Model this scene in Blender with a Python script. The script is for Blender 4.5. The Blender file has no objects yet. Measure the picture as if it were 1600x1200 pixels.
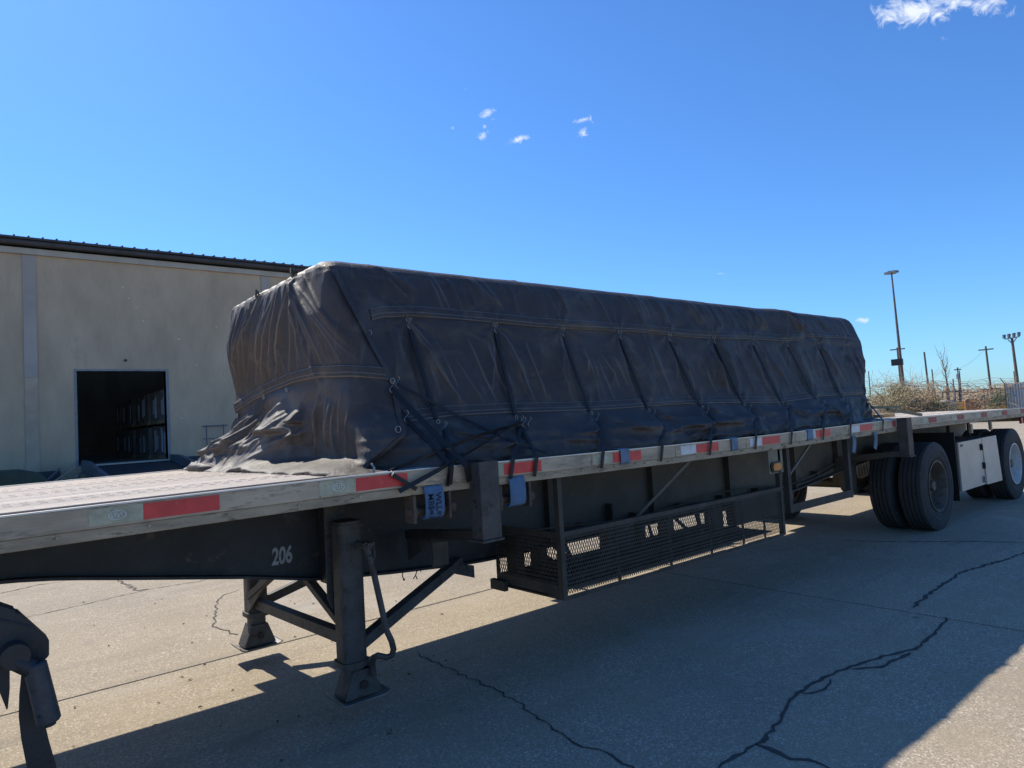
import bpy, bmesh, math, random
import numpy as np
from mathutils import Vector, Matrix
random.seed(7)
S = bpy.context.scene
C = S.collection

# ---------------------------------------------------------------- camera
FPX, YAW, PITCH, ROLL, EYE = 1062.803081, 0.696190, 0.053221, -0.058392, 1.567984
def cam_axes():
    cy, sy, cp, sp = math.cos(YAW), math.sin(YAW), math.cos(PITCH), math.sin(PITCH)
    f = Vector((sy*cp, cy*cp, sp)); r = Vector((cy, -sy, 0)); u = r.cross(f)
    cr, sr = math.cos(ROLL), math.sin(ROLL)
    return f, cr*r + sr*u, -sr*r + cr*u
CF, CR, CU = cam_axes()
EYEP = Vector((0, 0, EYE))
def ray(x, y): return CF + CR*((x-800)/FPX) + CU*((600-y)/FPX)
def onY(x, y, Y): d = ray(x, y); return EYEP + d*(Y/d.y)
def onX(x, y, X): d = ray(x, y); return EYEP + d*(X/d.x)
def onZ(x, y, Z): d = ray(x, y); return EYEP + d*((Z-EYE)/d.z)
cam = bpy.data.cameras.new('camera'); camo = bpy.data.objects.new('camera', cam); C.objects.link(camo)
camo.matrix_world = Matrix(((CR.x, CU.x, -CF.x, 0), (CR.y, CU.y, -CF.y, 0), (CR.z, CU.z, -CF.z, EYE), (0, 0, 0, 1)))
cam.sensor_width = 36; cam.lens = FPX/1600*36; cam.clip_start = .05; cam.clip_end = 9000
S.camera = camo

# ---------------------------------------------------------------- light
SUNV = Vector((-.07, .93, 1.0)).normalized()        # towards the sun: behind the trailer, a little to its front
EL = math.asin(SUNV.z); AZ = math.atan2(SUNV.x, SUNV.y)
w = bpy.data.worlds.new('World'); S.world = w; w.use_nodes = True
nt = w.node_tree; nt.nodes.clear()
SKY_STRENGTH = .094; SUN_STRENGTH = 5.0
def N(nt, t, **k):
    n = nt.nodes.new(t)
    for a, b in k.items(): setattr(n, a, b)
    return n
out = N(nt, 'ShaderNodeOutputWorld'); bg = N(nt, 'ShaderNodeBackground')
sky = N(nt, 'ShaderNodeTexSky', sky_type='NISHITA', sun_disc=False)
sky.sun_elevation = EL; sky.sun_rotation = AZ; sky.altitude = 0; sky.air_density = 1.0; sky.dust_density = .25; sky.ozone_density = 3.0
bg.inputs[1].default_value = SKY_STRENGTH
# small wisps of cloud, placed by compass direction and height
tc = N(nt, 'ShaderNodeTexCoord')
nz = N(nt, 'ShaderNodeTexNoise'); nz.inputs['Scale'].default_value = 62; nz.inputs['Detail'].default_value = 9; nz.inputs['Roughness'].default_value = .68; nz.inputs['Distortion'].default_value = 1.1
nt.links.new(tc.outputs['Generated'], nz.inputs['Vector'])
def wmath(op, a, b=None, c=None):
    m = N(nt, 'ShaderNodeMath', operation=op)
    for i, v in enumerate((a, b, c)):
        if v is None: continue
        if isinstance(v, (int, float)): m.inputs[i].default_value = v
        else: nt.links.new(v, m.inputs[i])
    return m.outputs[0]
total = None
CLOUDS = [  # direction pixel, half width, half height, tilt(deg), strength
 (1425, 18, 52, 20, 4, 1.0), (1510, 4, 55, 14, -8, .85), (755, 212, 13, 10, 35, .75), (763, 176, 16, 8, 25, .7), (810, 218, 19, 7, 20, .9),
 (913, 187, 20, 6, 12, .7), (912, 207, 11, 10, 50, .8), (1350, 500, 17, 5, -5, .75), (730, 138, 6, 3, 20, .5), (949, 141, 4, 3, 0, .5), (1097, 429, 9, 4, 0, .4), (1130, 427, 14, 4, -5, .4), (1475, 60, 12, 10, 0, .35), (1400, 8, 26, 12, 10, .8), (1465, 22, 30, 10, -20, .7), (1555, 2, 18, 8, -10, .8), (757, 200, 7, 5, 60, .6), (770, 186, 9, 4, 20, .5), (925, 192, 9, 4, 10, .45), (708, 200, 6, 4, 0, .35)]
for (px, py, hw, hh, tilt, st) in CLOUDS:
    d = ray(px, py).normalized()
    rr = (ray(px+1, py).normalized()-d).normalized(); uu = rr.cross(d)*-1
    t = math.radians(tilt); ax = rr*math.cos(t) - uu*math.sin(t)*-1*-1; ay = ax.cross(d)
    k = FPX / (ray(px, py).length)
    def dotn(v, s):
        m = N(nt, 'ShaderNodeVectorMath', operation='DOT_PRODUCT'); nt.links.new(tc.outputs['Generated'], m.inputs[0]); m.inputs[1].default_value = v
        return wmath('MULTIPLY', m.outputs['Value'], s)
    sx = FPX/(hw*1.25); sy = FPX/(hh*1.25)
    a = dotn(ax, sx); b = dotn(ay, sy)
    a0 = ax.dot(d)*sx; b0 = ay.dot(d)*sy
    a = wmath('SUBTRACT', a, a0); b = wmath('SUBTRACT', b, b0)
    r2 = wmath('ADD', wmath('MULTIPLY', a, a), wmath('MULTIPLY', b, b))
    fall = wmath('MAXIMUM', wmath('SUBTRACT', 1.0, wmath('SQRT', r2)), 0.0)
    front = N(nt, 'ShaderNodeVectorMath', operation='DOT_PRODUCT'); nt.links.new(tc.outputs['Generated'], front.inputs[0]); front.inputs[1].default_value = d
    fall = wmath('MULTIPLY', fall, wmath('GREATER_THAN', front.outputs['Value'], .5))
    v = wmath('MULTIPLY', fall, st)
    total = v if total is None else wmath('MAXIMUM', total, v)
mk = wmath('MULTIPLY', wmath('MULTIPLY', wmath('SUBTRACT', wmath('ADD', wmath('MULTIPLY', total, .60), nz.outputs['Fac']), .70), 3.0), wmath('MINIMUM', wmath('MULTIPLY', total, 5.0), 1.0))
cl = N(nt, 'ShaderNodeClamp'); nt.links.new(mk, cl.inputs[0])
mx = N(nt, 'ShaderNodeMix', data_type='RGBA'); nt.links.new(cl.outputs[0], mx.inputs[0])
tint = N(nt, 'ShaderNodeMix', data_type='RGBA', blend_type='MULTIPLY'); tint.inputs[0].default_value = 1.0
nt.links.new(sky.outputs[0], tint.inputs[6]); tint.inputs[7].default_value = (.64, 1.10, 1.64, 1)
nt.links.new(tint.outputs[2], mx.inputs[6]); mx.inputs[7].default_value = (8.0, 8.7, 10.0, 1)
nt.links.new(mx.outputs[2], bg.inputs[0]); nt.links.new(bg.outputs[0], out.inputs[0])
sl = bpy.data.lights.new('sun', 'SUN'); sl.energy = SUN_STRENGTH; sl.angle = math.radians(.5); sl.color = (1, .93, .81)
so = bpy.data.objects.new('sun', sl); C.objects.link(so); so.rotation_euler = SUNV.to_track_quat('Z', 'Y').to_euler(); so.location = (0, 0, 30)
S.view_settings.view_transform = 'Standard'; S.view_settings.look = 'None'; S.view_settings.gamma = 1; S.view_settings.use_curve_mapping = False
S.view_settings.exposure = 0.24

# ---------------------------------------------------------------- materials
MATS = {}
def mat(name, col, rough=.7, metal=0, var=.25, scale=6, col2=None, bump=0, bscale=60, stretch=(1, 1, 1), spec=.5, spots=None, thr=.6, grime=None):
    if name in MATS: return MATS[name]
    m = bpy.data.materials.new(name); m.use_nodes = True; t = m.node_tree; b = t.nodes['Principled BSDF']
    b.inputs['Roughness'].default_value = rough; b.inputs['Metallic'].default_value = metal; b.inputs['Specular IOR Level'].default_value = spec
    g = N(t, 'ShaderNodeNewGeometry'); mp = N(t, 'ShaderNodeMapping'); mp.inputs['Scale'].default_value = stretch
    t.links.new(g.outputs['Position'], mp.inputs[0])
    n = N(t, 'ShaderNodeTexNoise'); n.inputs['Scale'].default_value = scale; n.inputs['Detail'].default_value = 7; n.inputs['Roughness'].default_value = .62
    t.links.new(mp.outputs[0], n.inputs['Vector'])
    r = N(t, 'ShaderNodeMapRange'); r.inputs[1].default_value = .32; r.inputs[2].default_value = .68; t.links.new(n.outputs[0], r.inputs[0])
    c2 = col2 or tuple(c*(1-var) for c in col)
    mix = N(t, 'ShaderNodeMix', data_type='RGBA'); t.links.new(r.outputs[0], mix.inputs[0]); mix.inputs[6].default_value = (*c2, 1); mix.inputs[7].default_value = (*[min(1, c*(1+var*.5)) for c in col], 1)
    last = mix.outputs[2]
    if spots:
        n2 = N(t, 'ShaderNodeTexNoise'); n2.inputs['Scale'].default_value = scale*2.3; n2.inputs['Detail'].default_value = 9; n2.inputs['Roughness'].default_value = .7
        t.links.new(mp.outputs[0], n2.inputs['Vector'])
        r2 = N(t, 'ShaderNodeMapRange'); r2.inputs[1].default_value = thr; r2.inputs[2].default_value = thr+.07; t.links.new(n2.outputs[0], r2.inputs[0])
        mix2 = N(t, 'ShaderNodeMix', data_type='RGBA'); t.links.new(r2.outputs[0], mix2.inputs[0]); t.links.new(last, mix2.inputs[6]); mix2.inputs[7].default_value = (*spots, 1)
        last = mix2.outputs[2]
    t.links.new(last, b.inputs['Base Color'])
    if bump:
        n3 = N(t, 'ShaderNodeTexNoise'); n3.inputs['Scale'].default_value = bscale; n3.inputs['Detail'].default_value = 5; t.links.new(mp.outputs[0], n3.inputs['Vector'])
        bp = N(t, 'ShaderNodeBump'); bp.inputs['Strength'].default_value = bump; bp.inputs['Distance'].default_value = .01; t.links.new(n3.outputs[0], bp.inputs['Height']); t.links.new(bp.outputs[0], b.inputs['Normal'])
    MATS[name] = m; return m
RUST = (.09, .045, .025)
M_FRAME = mat('frame_paint', (.030, .029, .029), .6, 0, .5, 3.5, bump=.3, bscale=90, spots=(.085, .062, .045), thr=.585)
M_LEG = mat('leg_paint', (.072, .066, .060), .65, 0, .45, 8, bump=.6, bscale=70, spots=(.045, .024, .015), thr=.55)
M_BROWN = mat('brown_steel', (.10, .075, .055), .75, 0, .4, 9, bump=.4, spots=RUST, thr=.56)
M_RACK = mat('rack_steel', (.065, .053, .040), .75, 0, .4, 9, bump=.3, spots=(.05, .03, .02), thr=.58)
M_RAIL = mat('rail_aluminium', (.47, .375, .26), .62, .1, .34, 5, bump=.25, bscale=40, stretch=(.45, 1, 2), spots=(.26, .21, .15), thr=.55)
M_RAILLOW = mat('rail_lower', (.38, .30, .20), .7, .1, .35, 8, bump=.3, bscale=50, stretch=(.5, 1, 2), spots=(.16, .12, .08), thr=.56)
M_LIP = mat('rail_lip', (.62, .60, .56), .4, .6, .2, 5)
M_PLANK = mat('deck_aluminium', (.90, .78, .63), .7, 0, .15, 2.6, bump=.12, bscale=28, stretch=(.25, 3, 1), spots=(.66, .54, .42), thr=.64)
M_PLANKR = mat('deck_recess', (.045, .042, .05), .95, 0, spec=.05)
M_WOOD = mat('weathered_wood', (.42, .30, .17), .8, 0, .4, 14, stretch=(1, 4, 4), bump=.4)
M_RED = mat('tape_red', (.62, .045, .040), .42, 0, .25, 14, spots=(.62, .12, .10), thr=.62)
M_REDW = mat('tape_red_worn', (.36, .06, .05), .6, 0, .4, 20, spots=(.24, .14, .10), thr=.55)
M_WHT = mat('tape_white_dirty', (.42, .40, .27), .55, 0, .3, 14, spots=(.14, .14, .11), thr=.60)
M_WHT2 = mat('tape_white_clean', (.62, .62, .60), .5, 0, .25, 14, spots=(.06, .06, .06), thr=.66)
M_OVAL = mat('tape_print', (.55, .56, .50), .5)
M_BLUE = mat('blue_webbing', (.085, .16, .27), .75, 0, .3, 9, bump=.4, bscale=220)
M_BLUEL = mat('blue_webbing_faded', (.14, .20, .27), .8, 0, .35, 12, bump=.4, bscale=220)
M_PRINT = mat('webbing_print', (.012, .018, .05), .8)
M_STRAP = mat('rubber_strap', (.007, .007, .008), .6, 0, .3, 20)
M_ZINC = mat('zinc_wire', (.36, .35, .33), .35, .85)
M_TYRE = mat('tyre_rubber', (.048, .045, .043), .85, 0, .35, 7, bump=.4, bscale=80, spots=(.085, .075, .062), thr=.58)
M_RIMD = mat('rim_dirty', (.15, .12, .095), .7, .2, .45, 8, spots=(.07, .045, .03), thr=.56)
M_RIMW = mat('rim_white', (.55, .55, .54), .5, 0, .2, 7, spots=(.3, .27, .22), thr=.64)
M_BOX = mat('toolbox_white', (.62, .50, .385), .5, 0, .15, 3, bump=.1, spots=(.30, .25, .2), thr=.66)
M_BOXD = mat('toolbox_side', (.05, .055, .065), .6)
M_BLACK = mat('black_metal', (.012, .012, .013), .5)
M_AMBER = mat('amber_lens', (.62, .20, .03), .25)
M_REDL = mat('red_lens', (.30, .01, .015), .25)
M_WALL = mat('warehouse_wall', (.56, .415, .275), .9, 0, .22, .9, bump=.15, bscale=9, stretch=(1, 1, .4), spots=(.49, .365, .245), thr=.56)
M_PIL = mat('pilaster_paint', (.44, .37, .31), .85, 0, .12, 1.2)
M_TRIM = mat('trim_metal', (.50, .43, .34), .6, .1, .15, 2)
M_ROOF = mat('roof_metal', (.07, .062, .06), .55, .2, .3, 2)
M_STEELB = mat('blue_grey_steel', (.14, .155, .18), .6, .2, .3, 3, spots=(.08, .06, .05), thr=.62)
M_GREEN = mat('green_paint', (.035, .055, .035), .6, 0, .3, 3)
M_INT = mat('interior_concrete', (.40, .39, .37), .85)
M_PALLET = mat('pallet_goods', (.24, .21, .18), .8, 0, .4, 2)
M_WRAP = mat('stretch_wrap', (.52, .55, .60), .3, 0, .25, 6)
M_POLE = mat('pole_wood', (.12, .095, .08), .85, 0, .3, 3)
M_POLES = mat('pole_steel', (.16, .11, .085), .6, .2, .3, 3)
M_GALV = mat('galvanised', (.33, .33, .32), .5, .5, .25, 5)
M_CORR = mat('corrugated_sheet', (.36, .39, .41), .5, .3, .25, 2, stretch=(1, 1, .3))
M_YEL = mat('machine_yellow', (.58, .30, .03), .6, 0, .3, 4, spots=(.18, .10, .05), thr=.6)
M_ORG = mat('machine_rust', (.36, .15, .05), .8, 0, .4, 4)
M_DRUM = mat('white_sack', (.72, .71, .68), .7)
M_TWIG = mat('dry_twigs', (.40, .30, .20), .9, 0, .35, 8)
M_LEAFD = mat('dry_leaves', (.40, .28, .16), .9, 0, .45, 6)
M_LEAFG = mat('olive_leaves', (.30, .25, .13), .8, 0, .45, 6)
M_LEAFK = mat('dark_leaves', (.10, .12, .05), .8, 0, .45, 6)
M_CRACK = mat('crack_filler', (.065, .060, .052), .9, 0, .4, 40)
M_BULK = mat('dark_fender', (.018, .019, .021), .55, 0, .3, 10, bump=.2)
# lens-flare haze put into the frame colour as brown, stronger towards the rear
def hazed(m, x0, x1, haze, amount):
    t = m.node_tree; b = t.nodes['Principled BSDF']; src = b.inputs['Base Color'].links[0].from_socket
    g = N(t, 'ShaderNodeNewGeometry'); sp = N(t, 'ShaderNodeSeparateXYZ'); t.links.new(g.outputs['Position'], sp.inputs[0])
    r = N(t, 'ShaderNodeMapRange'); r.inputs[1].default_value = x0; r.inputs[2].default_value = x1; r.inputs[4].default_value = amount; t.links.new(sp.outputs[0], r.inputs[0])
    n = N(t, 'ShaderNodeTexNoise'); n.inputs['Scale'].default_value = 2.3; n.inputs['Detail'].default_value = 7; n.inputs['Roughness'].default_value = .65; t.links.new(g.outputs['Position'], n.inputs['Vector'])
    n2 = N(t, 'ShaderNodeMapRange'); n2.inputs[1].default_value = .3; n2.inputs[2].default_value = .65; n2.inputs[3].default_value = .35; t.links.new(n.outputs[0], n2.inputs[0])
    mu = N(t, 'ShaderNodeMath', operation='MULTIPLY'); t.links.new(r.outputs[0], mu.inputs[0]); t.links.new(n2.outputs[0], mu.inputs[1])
    x = N(t, 'ShaderNodeMix', data_type='RGBA'); t.links.new(mu.outputs[0], x.inputs[0]); t.links.new(src, x.inputs[6]); x.inputs[7].default_value = (*haze, 1); t.links.new(x.outputs[2], b.inputs['Base Color'])
hazed(M_FRAME, 2.2, 5.5, (.145, .112, .076), .85)
M_GREYT = mat('grey_cylinder', (.05, .055, .065), .5, .2, .3, 30, bump=.3)
M_NUM = mat('white_lettering', (.34, .33, .31), .6, 0, .3, 60, spots=(.12, .12, .12), thr=.62)

def concrete():
    m = bpy.data.materials.new('exposed_aggregate'); m.use_nodes = True; t = m.node_tree; b = t.nodes['Principled BSDF']; b.inputs['Roughness'].default_value = .92; b.inputs['Specular IOR Level'].default_value = .25
    g = N(t, 'ShaderNodeNewGeometry'); P = g.outputs['Position']
    def noise(s, d=5, ro=.6, dist=0):
        n = N(t, 'ShaderNodeTexNoise'); n.inputs['Scale'].default_value = s; n.inputs['Detail'].default_value = d; n.inputs['Roughness'].default_value = ro; n.inputs['Distortion'].default_value = dist
        t.links.new(P, n.inputs['Vector']); return n.outputs[0]
    def rng(v, a, b_):
        r = N(t, 'ShaderNodeMapRange'); r.inputs[1].default_value = a; r.inputs[2].default_value = b_; t.links.new(v, r.inputs[0]); return r.outputs[0]
    def mix(f, a, b_, mode='MIX'):
        x = N(t, 'ShaderNodeMix', data_type='RGBA', blend_type=mode)
        if isinstance(f, float): x.inputs[0].default_value = f
        else: t.links.new(f, x.inputs[0])
        for i, v in ((6, a), (7, b_)):
            if isinstance(v, tuple): x.inputs[i].default_value = (*v, 1)
            else: t.links.new(v, x.inputs[i])
        return x.outputs[2]
    base = mix(rng(noise(1.1, 8, .65), .35, .65), (.335, .275, .185), (.425, .35, .24))
    base = mix(rng(noise(.35, 4, .6, .5), .45, .75), base, (.25, .215, .17))
    vo = N(t, 'ShaderNodeTexVoronoi'); vo.inputs['Scale'].default_value = 125; t.links.new(P, vo.inputs['Vector'])
    sep = N(t, 'ShaderNodeSeparateColor'); t.links.new(vo.outputs['Color'], sep.inputs[0])
    ramp = N(t, 'ShaderNodeValToRGB'); t.links.new(sep.outputs[0], ramp.inputs[0]); ramp.color_ramp.interpolation = 'CONSTANT'
    cr = ramp.color_ramp; cr.elements[0].color = (.10, .095, .09, 1); cr.elements[0].position = 0
    cr.elements[1].position = .07; cr.elements[1].color = (.22, .19, .155, 1)
    for pz, c in ((.24, (.30, .235, .16)), (.42, (.38, .31, .23)), (.62, (.34, .285, .22)), (.78, (.50, .42, .32)), (.91, (.74, .66, .54))):
        e = cr.elements.new(pz); e.color = (*c, 1)
    pm = rng(noise(2.2, 4), .35, .6)
    pmix = N(t, 'ShaderNodeMath', operation='MULTIPLY_ADD'); t.links.new(pm, pmix.inputs[0]); pmix.inputs[1].default_value = .32; pmix.inputs[2].default_value = .24
    col = mix(pmix.outputs[0], base, ramp.outputs[0])
    # tiny light and dark grains
    col = mix(rng(noise(210, 2), .64, .70), col, (.66, .61, .52))
    col = mix(rng(noise(150, 2), .66, .71), col, (.12, .11, .10))
    # oil and tyre stains
    col = mix(rng(noise(.9, 7, .7, 1.2), .60, .80), col, (.17, .15, .13))
    col = mix(rng(noise(.55, 8, .72, .4), .56, .64), col, (.40, .345, .27))    # paler worn patches
    mpt = N(t, 'ShaderNodeMapping'); mpt.inputs['Scale'].default_value = (.22, 2.6, 1); t.links.new(P, mpt.inputs[0])
    nt_ = N(t, 'ShaderNodeTexNoise'); nt_.inputs['Scale'].default_value = 1.6; nt_.inputs['Detail'].default_value = 6; nt_.inputs['Roughness'].default_value = .65; t.links.new(mpt.outputs[0], nt_.inputs['Vector'])
    fm = N(t, 'ShaderNodeMath', operation='MULTIPLY'); t.links.new(rng(nt_.outputs[0], .52, .75), fm.inputs[0]); fm.inputs[1].default_value = .45
    col = mix(fm.outputs[0], col, (.20, .175, .15))       # faint tyre tracks along the yard
    oi = N(t, 'ShaderNodeObjectInfo'); col = mix(rng(noise(3.1, 3, .5), .74, .79), col, (.10, .09, .08))      # oil drips
    dk = N(t, 'ShaderNodeMath', operation='MULTIPLY'); t.links.new(oi.outputs['Random'], dk.inputs[0]); dk.inputs[1].default_value = .16
    col = mix(dk.outputs[0], col, (.22, .195, .165))         # slabs poured at different times
    t.links.new(col, b.inputs['Base Color'])
    bp = N(t, 'ShaderNodeBump'); bp.inputs['Strength'].default_value = .22; bp.inputs['Distance'].default_value = .003; t.links.new(vo.outputs['Distance'], bp.inputs['Height'])
    bp2 = N(t, 'ShaderNodeBump'); bp2.inputs['Strength'].default_value = .3; bp2.inputs['Distance'].default_value = .01; t.links.new(noise(40, 4), bp2.inputs['Height']); t.links.new(bp.outputs[0], bp2.inputs['Normal'])
    t.links.new(bp2.outputs[0], b.inputs['Normal'])
    return m
M_CONC = concrete()
M_YARD = mat('yard_gravel', (.30, .265, .21), .95, 0, .25, .4, spots=(.20, .175, .13), thr=.58)

# ---------------------------------------------------------------- mesh helpers
class MB:
    def __init__(s): s.v = []; s.f = []
    def add(s, vs, fs):
        o = len(s.v); s.v += [tuple(v) for v in vs]; s.f += [tuple(i+o for i in f) for f in fs]; return s
    def box(s, x0, x1, y0, y1, z0, z1):
        return s.add([(x0,y0,z0),(x1,y0,z0),(x1,y1,z0),(x0,y1,z0),(x0,y0,z1),(x1,y0,z1),(x1,y1,z1),(x0,y1,z1)],
                     [(0,3,2,1),(4,5,6,7),(0,1,5,4),(1,2,6,5),(2,3,7,6),(3,0,4,7)])
    def bar(s, p, q, wd, h, up=(0, 0, 1)):
        p = Vector(p); q = Vector(q); d = (q-p).normalized(); up = Vector(up)
        if abs(d.dot(up)) > .98: up = Vector((1, 0, 0))
        sx = d.cross(up).normalized(); u = sx.cross(d)
        vs = []
        for c in (p, q):
            for a, b in ((-1,-1),(1,-1),(1,1),(-1,1)): vs.append(c + sx*(a*wd/2) + u*(b*h/2))
        return s.add(vs, [(0,1,2,3),(7,6,5,4),(0,4,5,1),(1,5,6,2),(2,6,7,3),(3,7,4,0)])
    def tube(s, pts, r, n=8, caps=True):
        pts = [Vector(p) for p in pts]; rs = r if isinstance(r, (list, tuple)) else [r]*len(pts)
        vs = []; fs = []; prev = None
        for i, p in enumerate(pts):
            a = pts[max(i-1, 0)]; b = pts[min(i+1, len(pts)-1)]; d = (b-a).normalized()
            if prev is None:
                up = Vector((0, 0, 1)) if abs(d.z) < .9 else Vector((1, 0, 0)); sx = d.cross(up).normalized()
            else:
                sx = (prev - d*prev.dot(d)).normalized()
            prev = sx; u = sx.cross(d)
            for k in range(n):
                t = 2*math.pi*k/n; vs.append(p + sx*(math.cos(t)*rs[i]) + u*(math.sin(t)*rs[i]))
        for i in range(len(pts)-1):
            for k in range(n):
                a = i*n+k; b = i*n+(k+1) % n; fs.append((a, b, b+n, a+n))
        if caps: fs.append(tuple(range(n-1, -1, -1))); fs.append(tuple((len(pts)-1)*n+k for k in range(n)))
        return s.add(vs, fs)
    def prism(s, poly, a, b, axis='y'):   # poly in the plane normal to axis
        n = len(poly)
        def mk(p, c): return {'y': (p[0], c, p[1]), 'x': (c, p[0], p[1]), 'z': (p[0], p[1], c)}[axis]
        vs = [mk(p, a) for p in poly]+[mk(p, b) for p in poly]
        return s.add(vs, [tuple(range(n)), tuple(range(2*n-1, n-1, -1))]+[(i, i+n, (i+1) % n+n, (i+1) % n) for i in range(n)])
    def lathe(s, prof, c, n=32, axis='y', close=False):  # prof: (radius, offset along axis)
        c = Vector(c); vs = []; fs = []
        for (r, o) in prof:
            for k in range(n):
                t = 2*math.pi*k/n; ca, sa = math.cos(t)*r, math.sin(t)*r
                vs.append(c + (Vector((ca, o, sa)) if axis == 'y' else Vector((ca, sa, o)) if axis == 'z' else Vector((o, ca, sa))))
        m = len(prof)
        for i in range(m-1 if not close else m):
            for k in range(n):
                a = i*n+k; b = i*n+(k+1) % n; c2 = ((i+1) % m)*n+k; d = ((i+1) % m)*n+(k+1) % n; fs.append((a, b, d, c2))
        return s.add(vs, fs)
    def build(s, name, m, parent=None, origin=None, smooth=False, bevel=0, recalc=True):
        me = bpy.data.meshes.new(name); o_ = Vector(origin) if origin is not None else Vector((0, 0, 0))
        me.from_pydata([(v[0]-o_.x, v[1]-o_.y, v[2]-o_.z) for v in s.v], [], s.f)
        if recalc:
            b = bmesh.new(); b.from_mesh(me); bmesh.ops.recalc_face_normals(b, faces=b.faces); b.to_mesh(me); b.free()
        me.materials.append(m); o = bpy.data.objects.new(name, me); C.objects.link(o); o.location = o_
        if smooth:
            me.polygons.foreach_set('use_smooth', [True]*len(me.polygons)); 
            if smooth == 'auto': me.set_sharp_from_angle(angle=math.radians(35))
        if bevel:
            md = o.modifiers.new('bevel', 'BEVEL'); md.width = bevel; md.segments = 2; md.limit_method = 'ANGLE'
        if parent: put(o, parent)
        return o
def world_loc(o):
    v = Vector(o.location)
    return v
def put(o, parent):
    o.parent = parent
    # parents are unrotated: undo their offset so world coordinates stay
    root = parent
    if parent.parent is None: o.matrix_parent_inverse = Matrix.Translation(-Vector(parent.location))
    else: o.matrix_parent_inverse = Matrix.Identity(4) if parent.type == 'MESH' and parent.location.length == 0 else Matrix.Translation(-Vector(parent.location))
def thing(name, label, cat, loc=(0, 0, 0), group=None):
    o = bpy.data.objects.new(name, None); C.objects.link(o); o.location = loc; o['label'] = label; o['category'] = cat
    if group: o['group'] = group
    return o
def tag(o, label, cat, group=None):
    o['label'] = label; o['category'] = cat
    if group: o['group'] = group
    return o
def kind(o, k='structure'): o['kind'] = k; return o
def text_part(name, body, size, m, mtx, parent, extrude=.0012, bold=.0, sx=1.0, shear=0):
    cu = bpy.data.curves.new(name, 'FONT'); cu.body = body; cu.size = size; cu.extrude = extrude; cu.offset = bold; cu.align_x = 'LEFT'; cu.shear = shear
    tmp = bpy.data.objects.new('tmp', cu); C.objects.link(tmp)
    dg = bpy.context.evaluated_depsgraph_get(); me = bpy.data.meshes.new_from_object(tmp.evaluated_get(dg)); bpy.data.objects.remove(tmp)
    me.transform(mtx @ Matrix.Diagonal((sx, 1, 1, 1))); me.materials.clear(); me.materials.append(m)
    o = bpy.data.objects.new(name, me); C.objects.link(o)
    if parent: put(o, parent)
    return o

# value noise for cloth
def vnoise(x, y, seed=0):
    x = np.asarray(x, float); y = np.asarray(y, float); xi = np.floor(x).astype(np.int64); yi = np.floor(y).astype(np.int64); fx = x-xi; fy = y-yi
    fx = fx*fx*fx*(fx*(fx*6-15)+10); fy = fy*fy*fy*(fy*(fy*6-15)+10)
    def h(a, b):
        n = (a*374761393 + b*668265263 + seed*1442695041) & 0xffffffff
        n = ((n ^ (n >> 13))*1274126177) & 0xffffffff; n = n ^ (n >> 16)
        return (n & 0xffff)/32767.5-1
    return (h(xi, yi)*(1-fx)+h(xi+1, yi)*fx)*(1-fy)+(h(xi, yi+1)*(1-fx)+h(xi+1, yi+1)*fx)*fy
def ridge(x, y, seed=0, p=2.5): return (1-np.abs(vnoise(x, y, seed)))**p
def fbm(x, y, seed=0, o=3): return sum(vnoise(x*2**i, y*2**i, seed+i)*.5**i for i in range(o))
def sstep(a, b, x): t = np.clip((x-a)/(b-a), 0, 1); return t*t*(3-2*t)

# ================================================================= GROUND
g = MB()
g.add([(-3000, -3000, -.035), (3000, -3000, -.035), (3000, 3000, -.035), (-3000, 3000, -.035)], [(0, 1, 2, 3)])
ground = kind(g.build('ground', M_YARD, recalc=False))
slab_mesh = None
XJ = [5.40+6.1*k for k in range(-3, 9)]; YJ = [5.17+6.1*k for k in range(-3, 6)]
for i in range(len(XJ)-1):
    for j in range(len(YJ)-1):
        y0, y1 = YJ[j], YJ[j+1]
        if y1 > 25: continue
        b = MB(); gp = .009
        b.box(XJ[i]+gp, XJ[i+1]-gp, y0+gp, y1-gp, -.12, 0)
        o = b.build('concrete_slab', M_CONC, ground, bevel=.006)
for (xa_, xb_, ya_, yb_) in ((5.391, 5.409, -7, 5.160), (5.391, 5.409, 5.180, 11.26), (-12, 23, 5.161, 5.179)):
    MB().box(xa_, xb_, ya_, yb_, -.03, -.005).build('joint_sealant', mat('sealant', (.018, .018, .018), .9), ground)
# cracks: thin, dark, raised 3 mm
def crack(pts, wd, seed, jit=.02):
    rnd = random.Random(seed); P = [Vector(onZ(x, y, 0)) for x, y in pts]; L = []
    for a, b in zip(P, P[1:]):
        n = max(2, int((b-a).length/.045))
        for k in range(n): L.append(a.lerp(b, k/n))
    L.append(P[-1]); vs = []; fs = []
    m = len(L)
    for k, p in enumerate(L):
        d = (L[min(k+1, m-1)]-L[max(k-1, 0)]).normalized(); s_ = Vector((-d.y, d.x, 0))
        p = p + s_*rnd.uniform(-jit, jit)
        wk = wd*(rnd.uniform(.45, 1.5))*(1 if 0 < k < m-1 else .3)
        vs += [p - s_*wk/2 + Vector((0, 0, .0035)), p + s_*wk/2 + Vector((0, 0, .0035))]
        if k: fs.append((2*k-2, 2*k-1, 2*k+1, 2*k))
    b = MB(); b.add(vs, fs); return b.build('crack', M_CRACK, ground)
crack([(1120, 1200), (1160, 1176), (1190, 1160), (1215, 1130), (1230, 1100), (1255, 1078), (1300, 1053), (1330, 1042), (1380, 1026), (1430, 1015), (1450, 1000), (1470, 978), (1480, 965)], .020, 1, .010)
crack([(1248, 1080), (1270, 1085), (1290, 1078), (1300, 1062)], .016, 2)
crack([(1330, 1045), (1360, 1044), (1395, 1036), (1425, 1020)], .022, 3)
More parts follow.
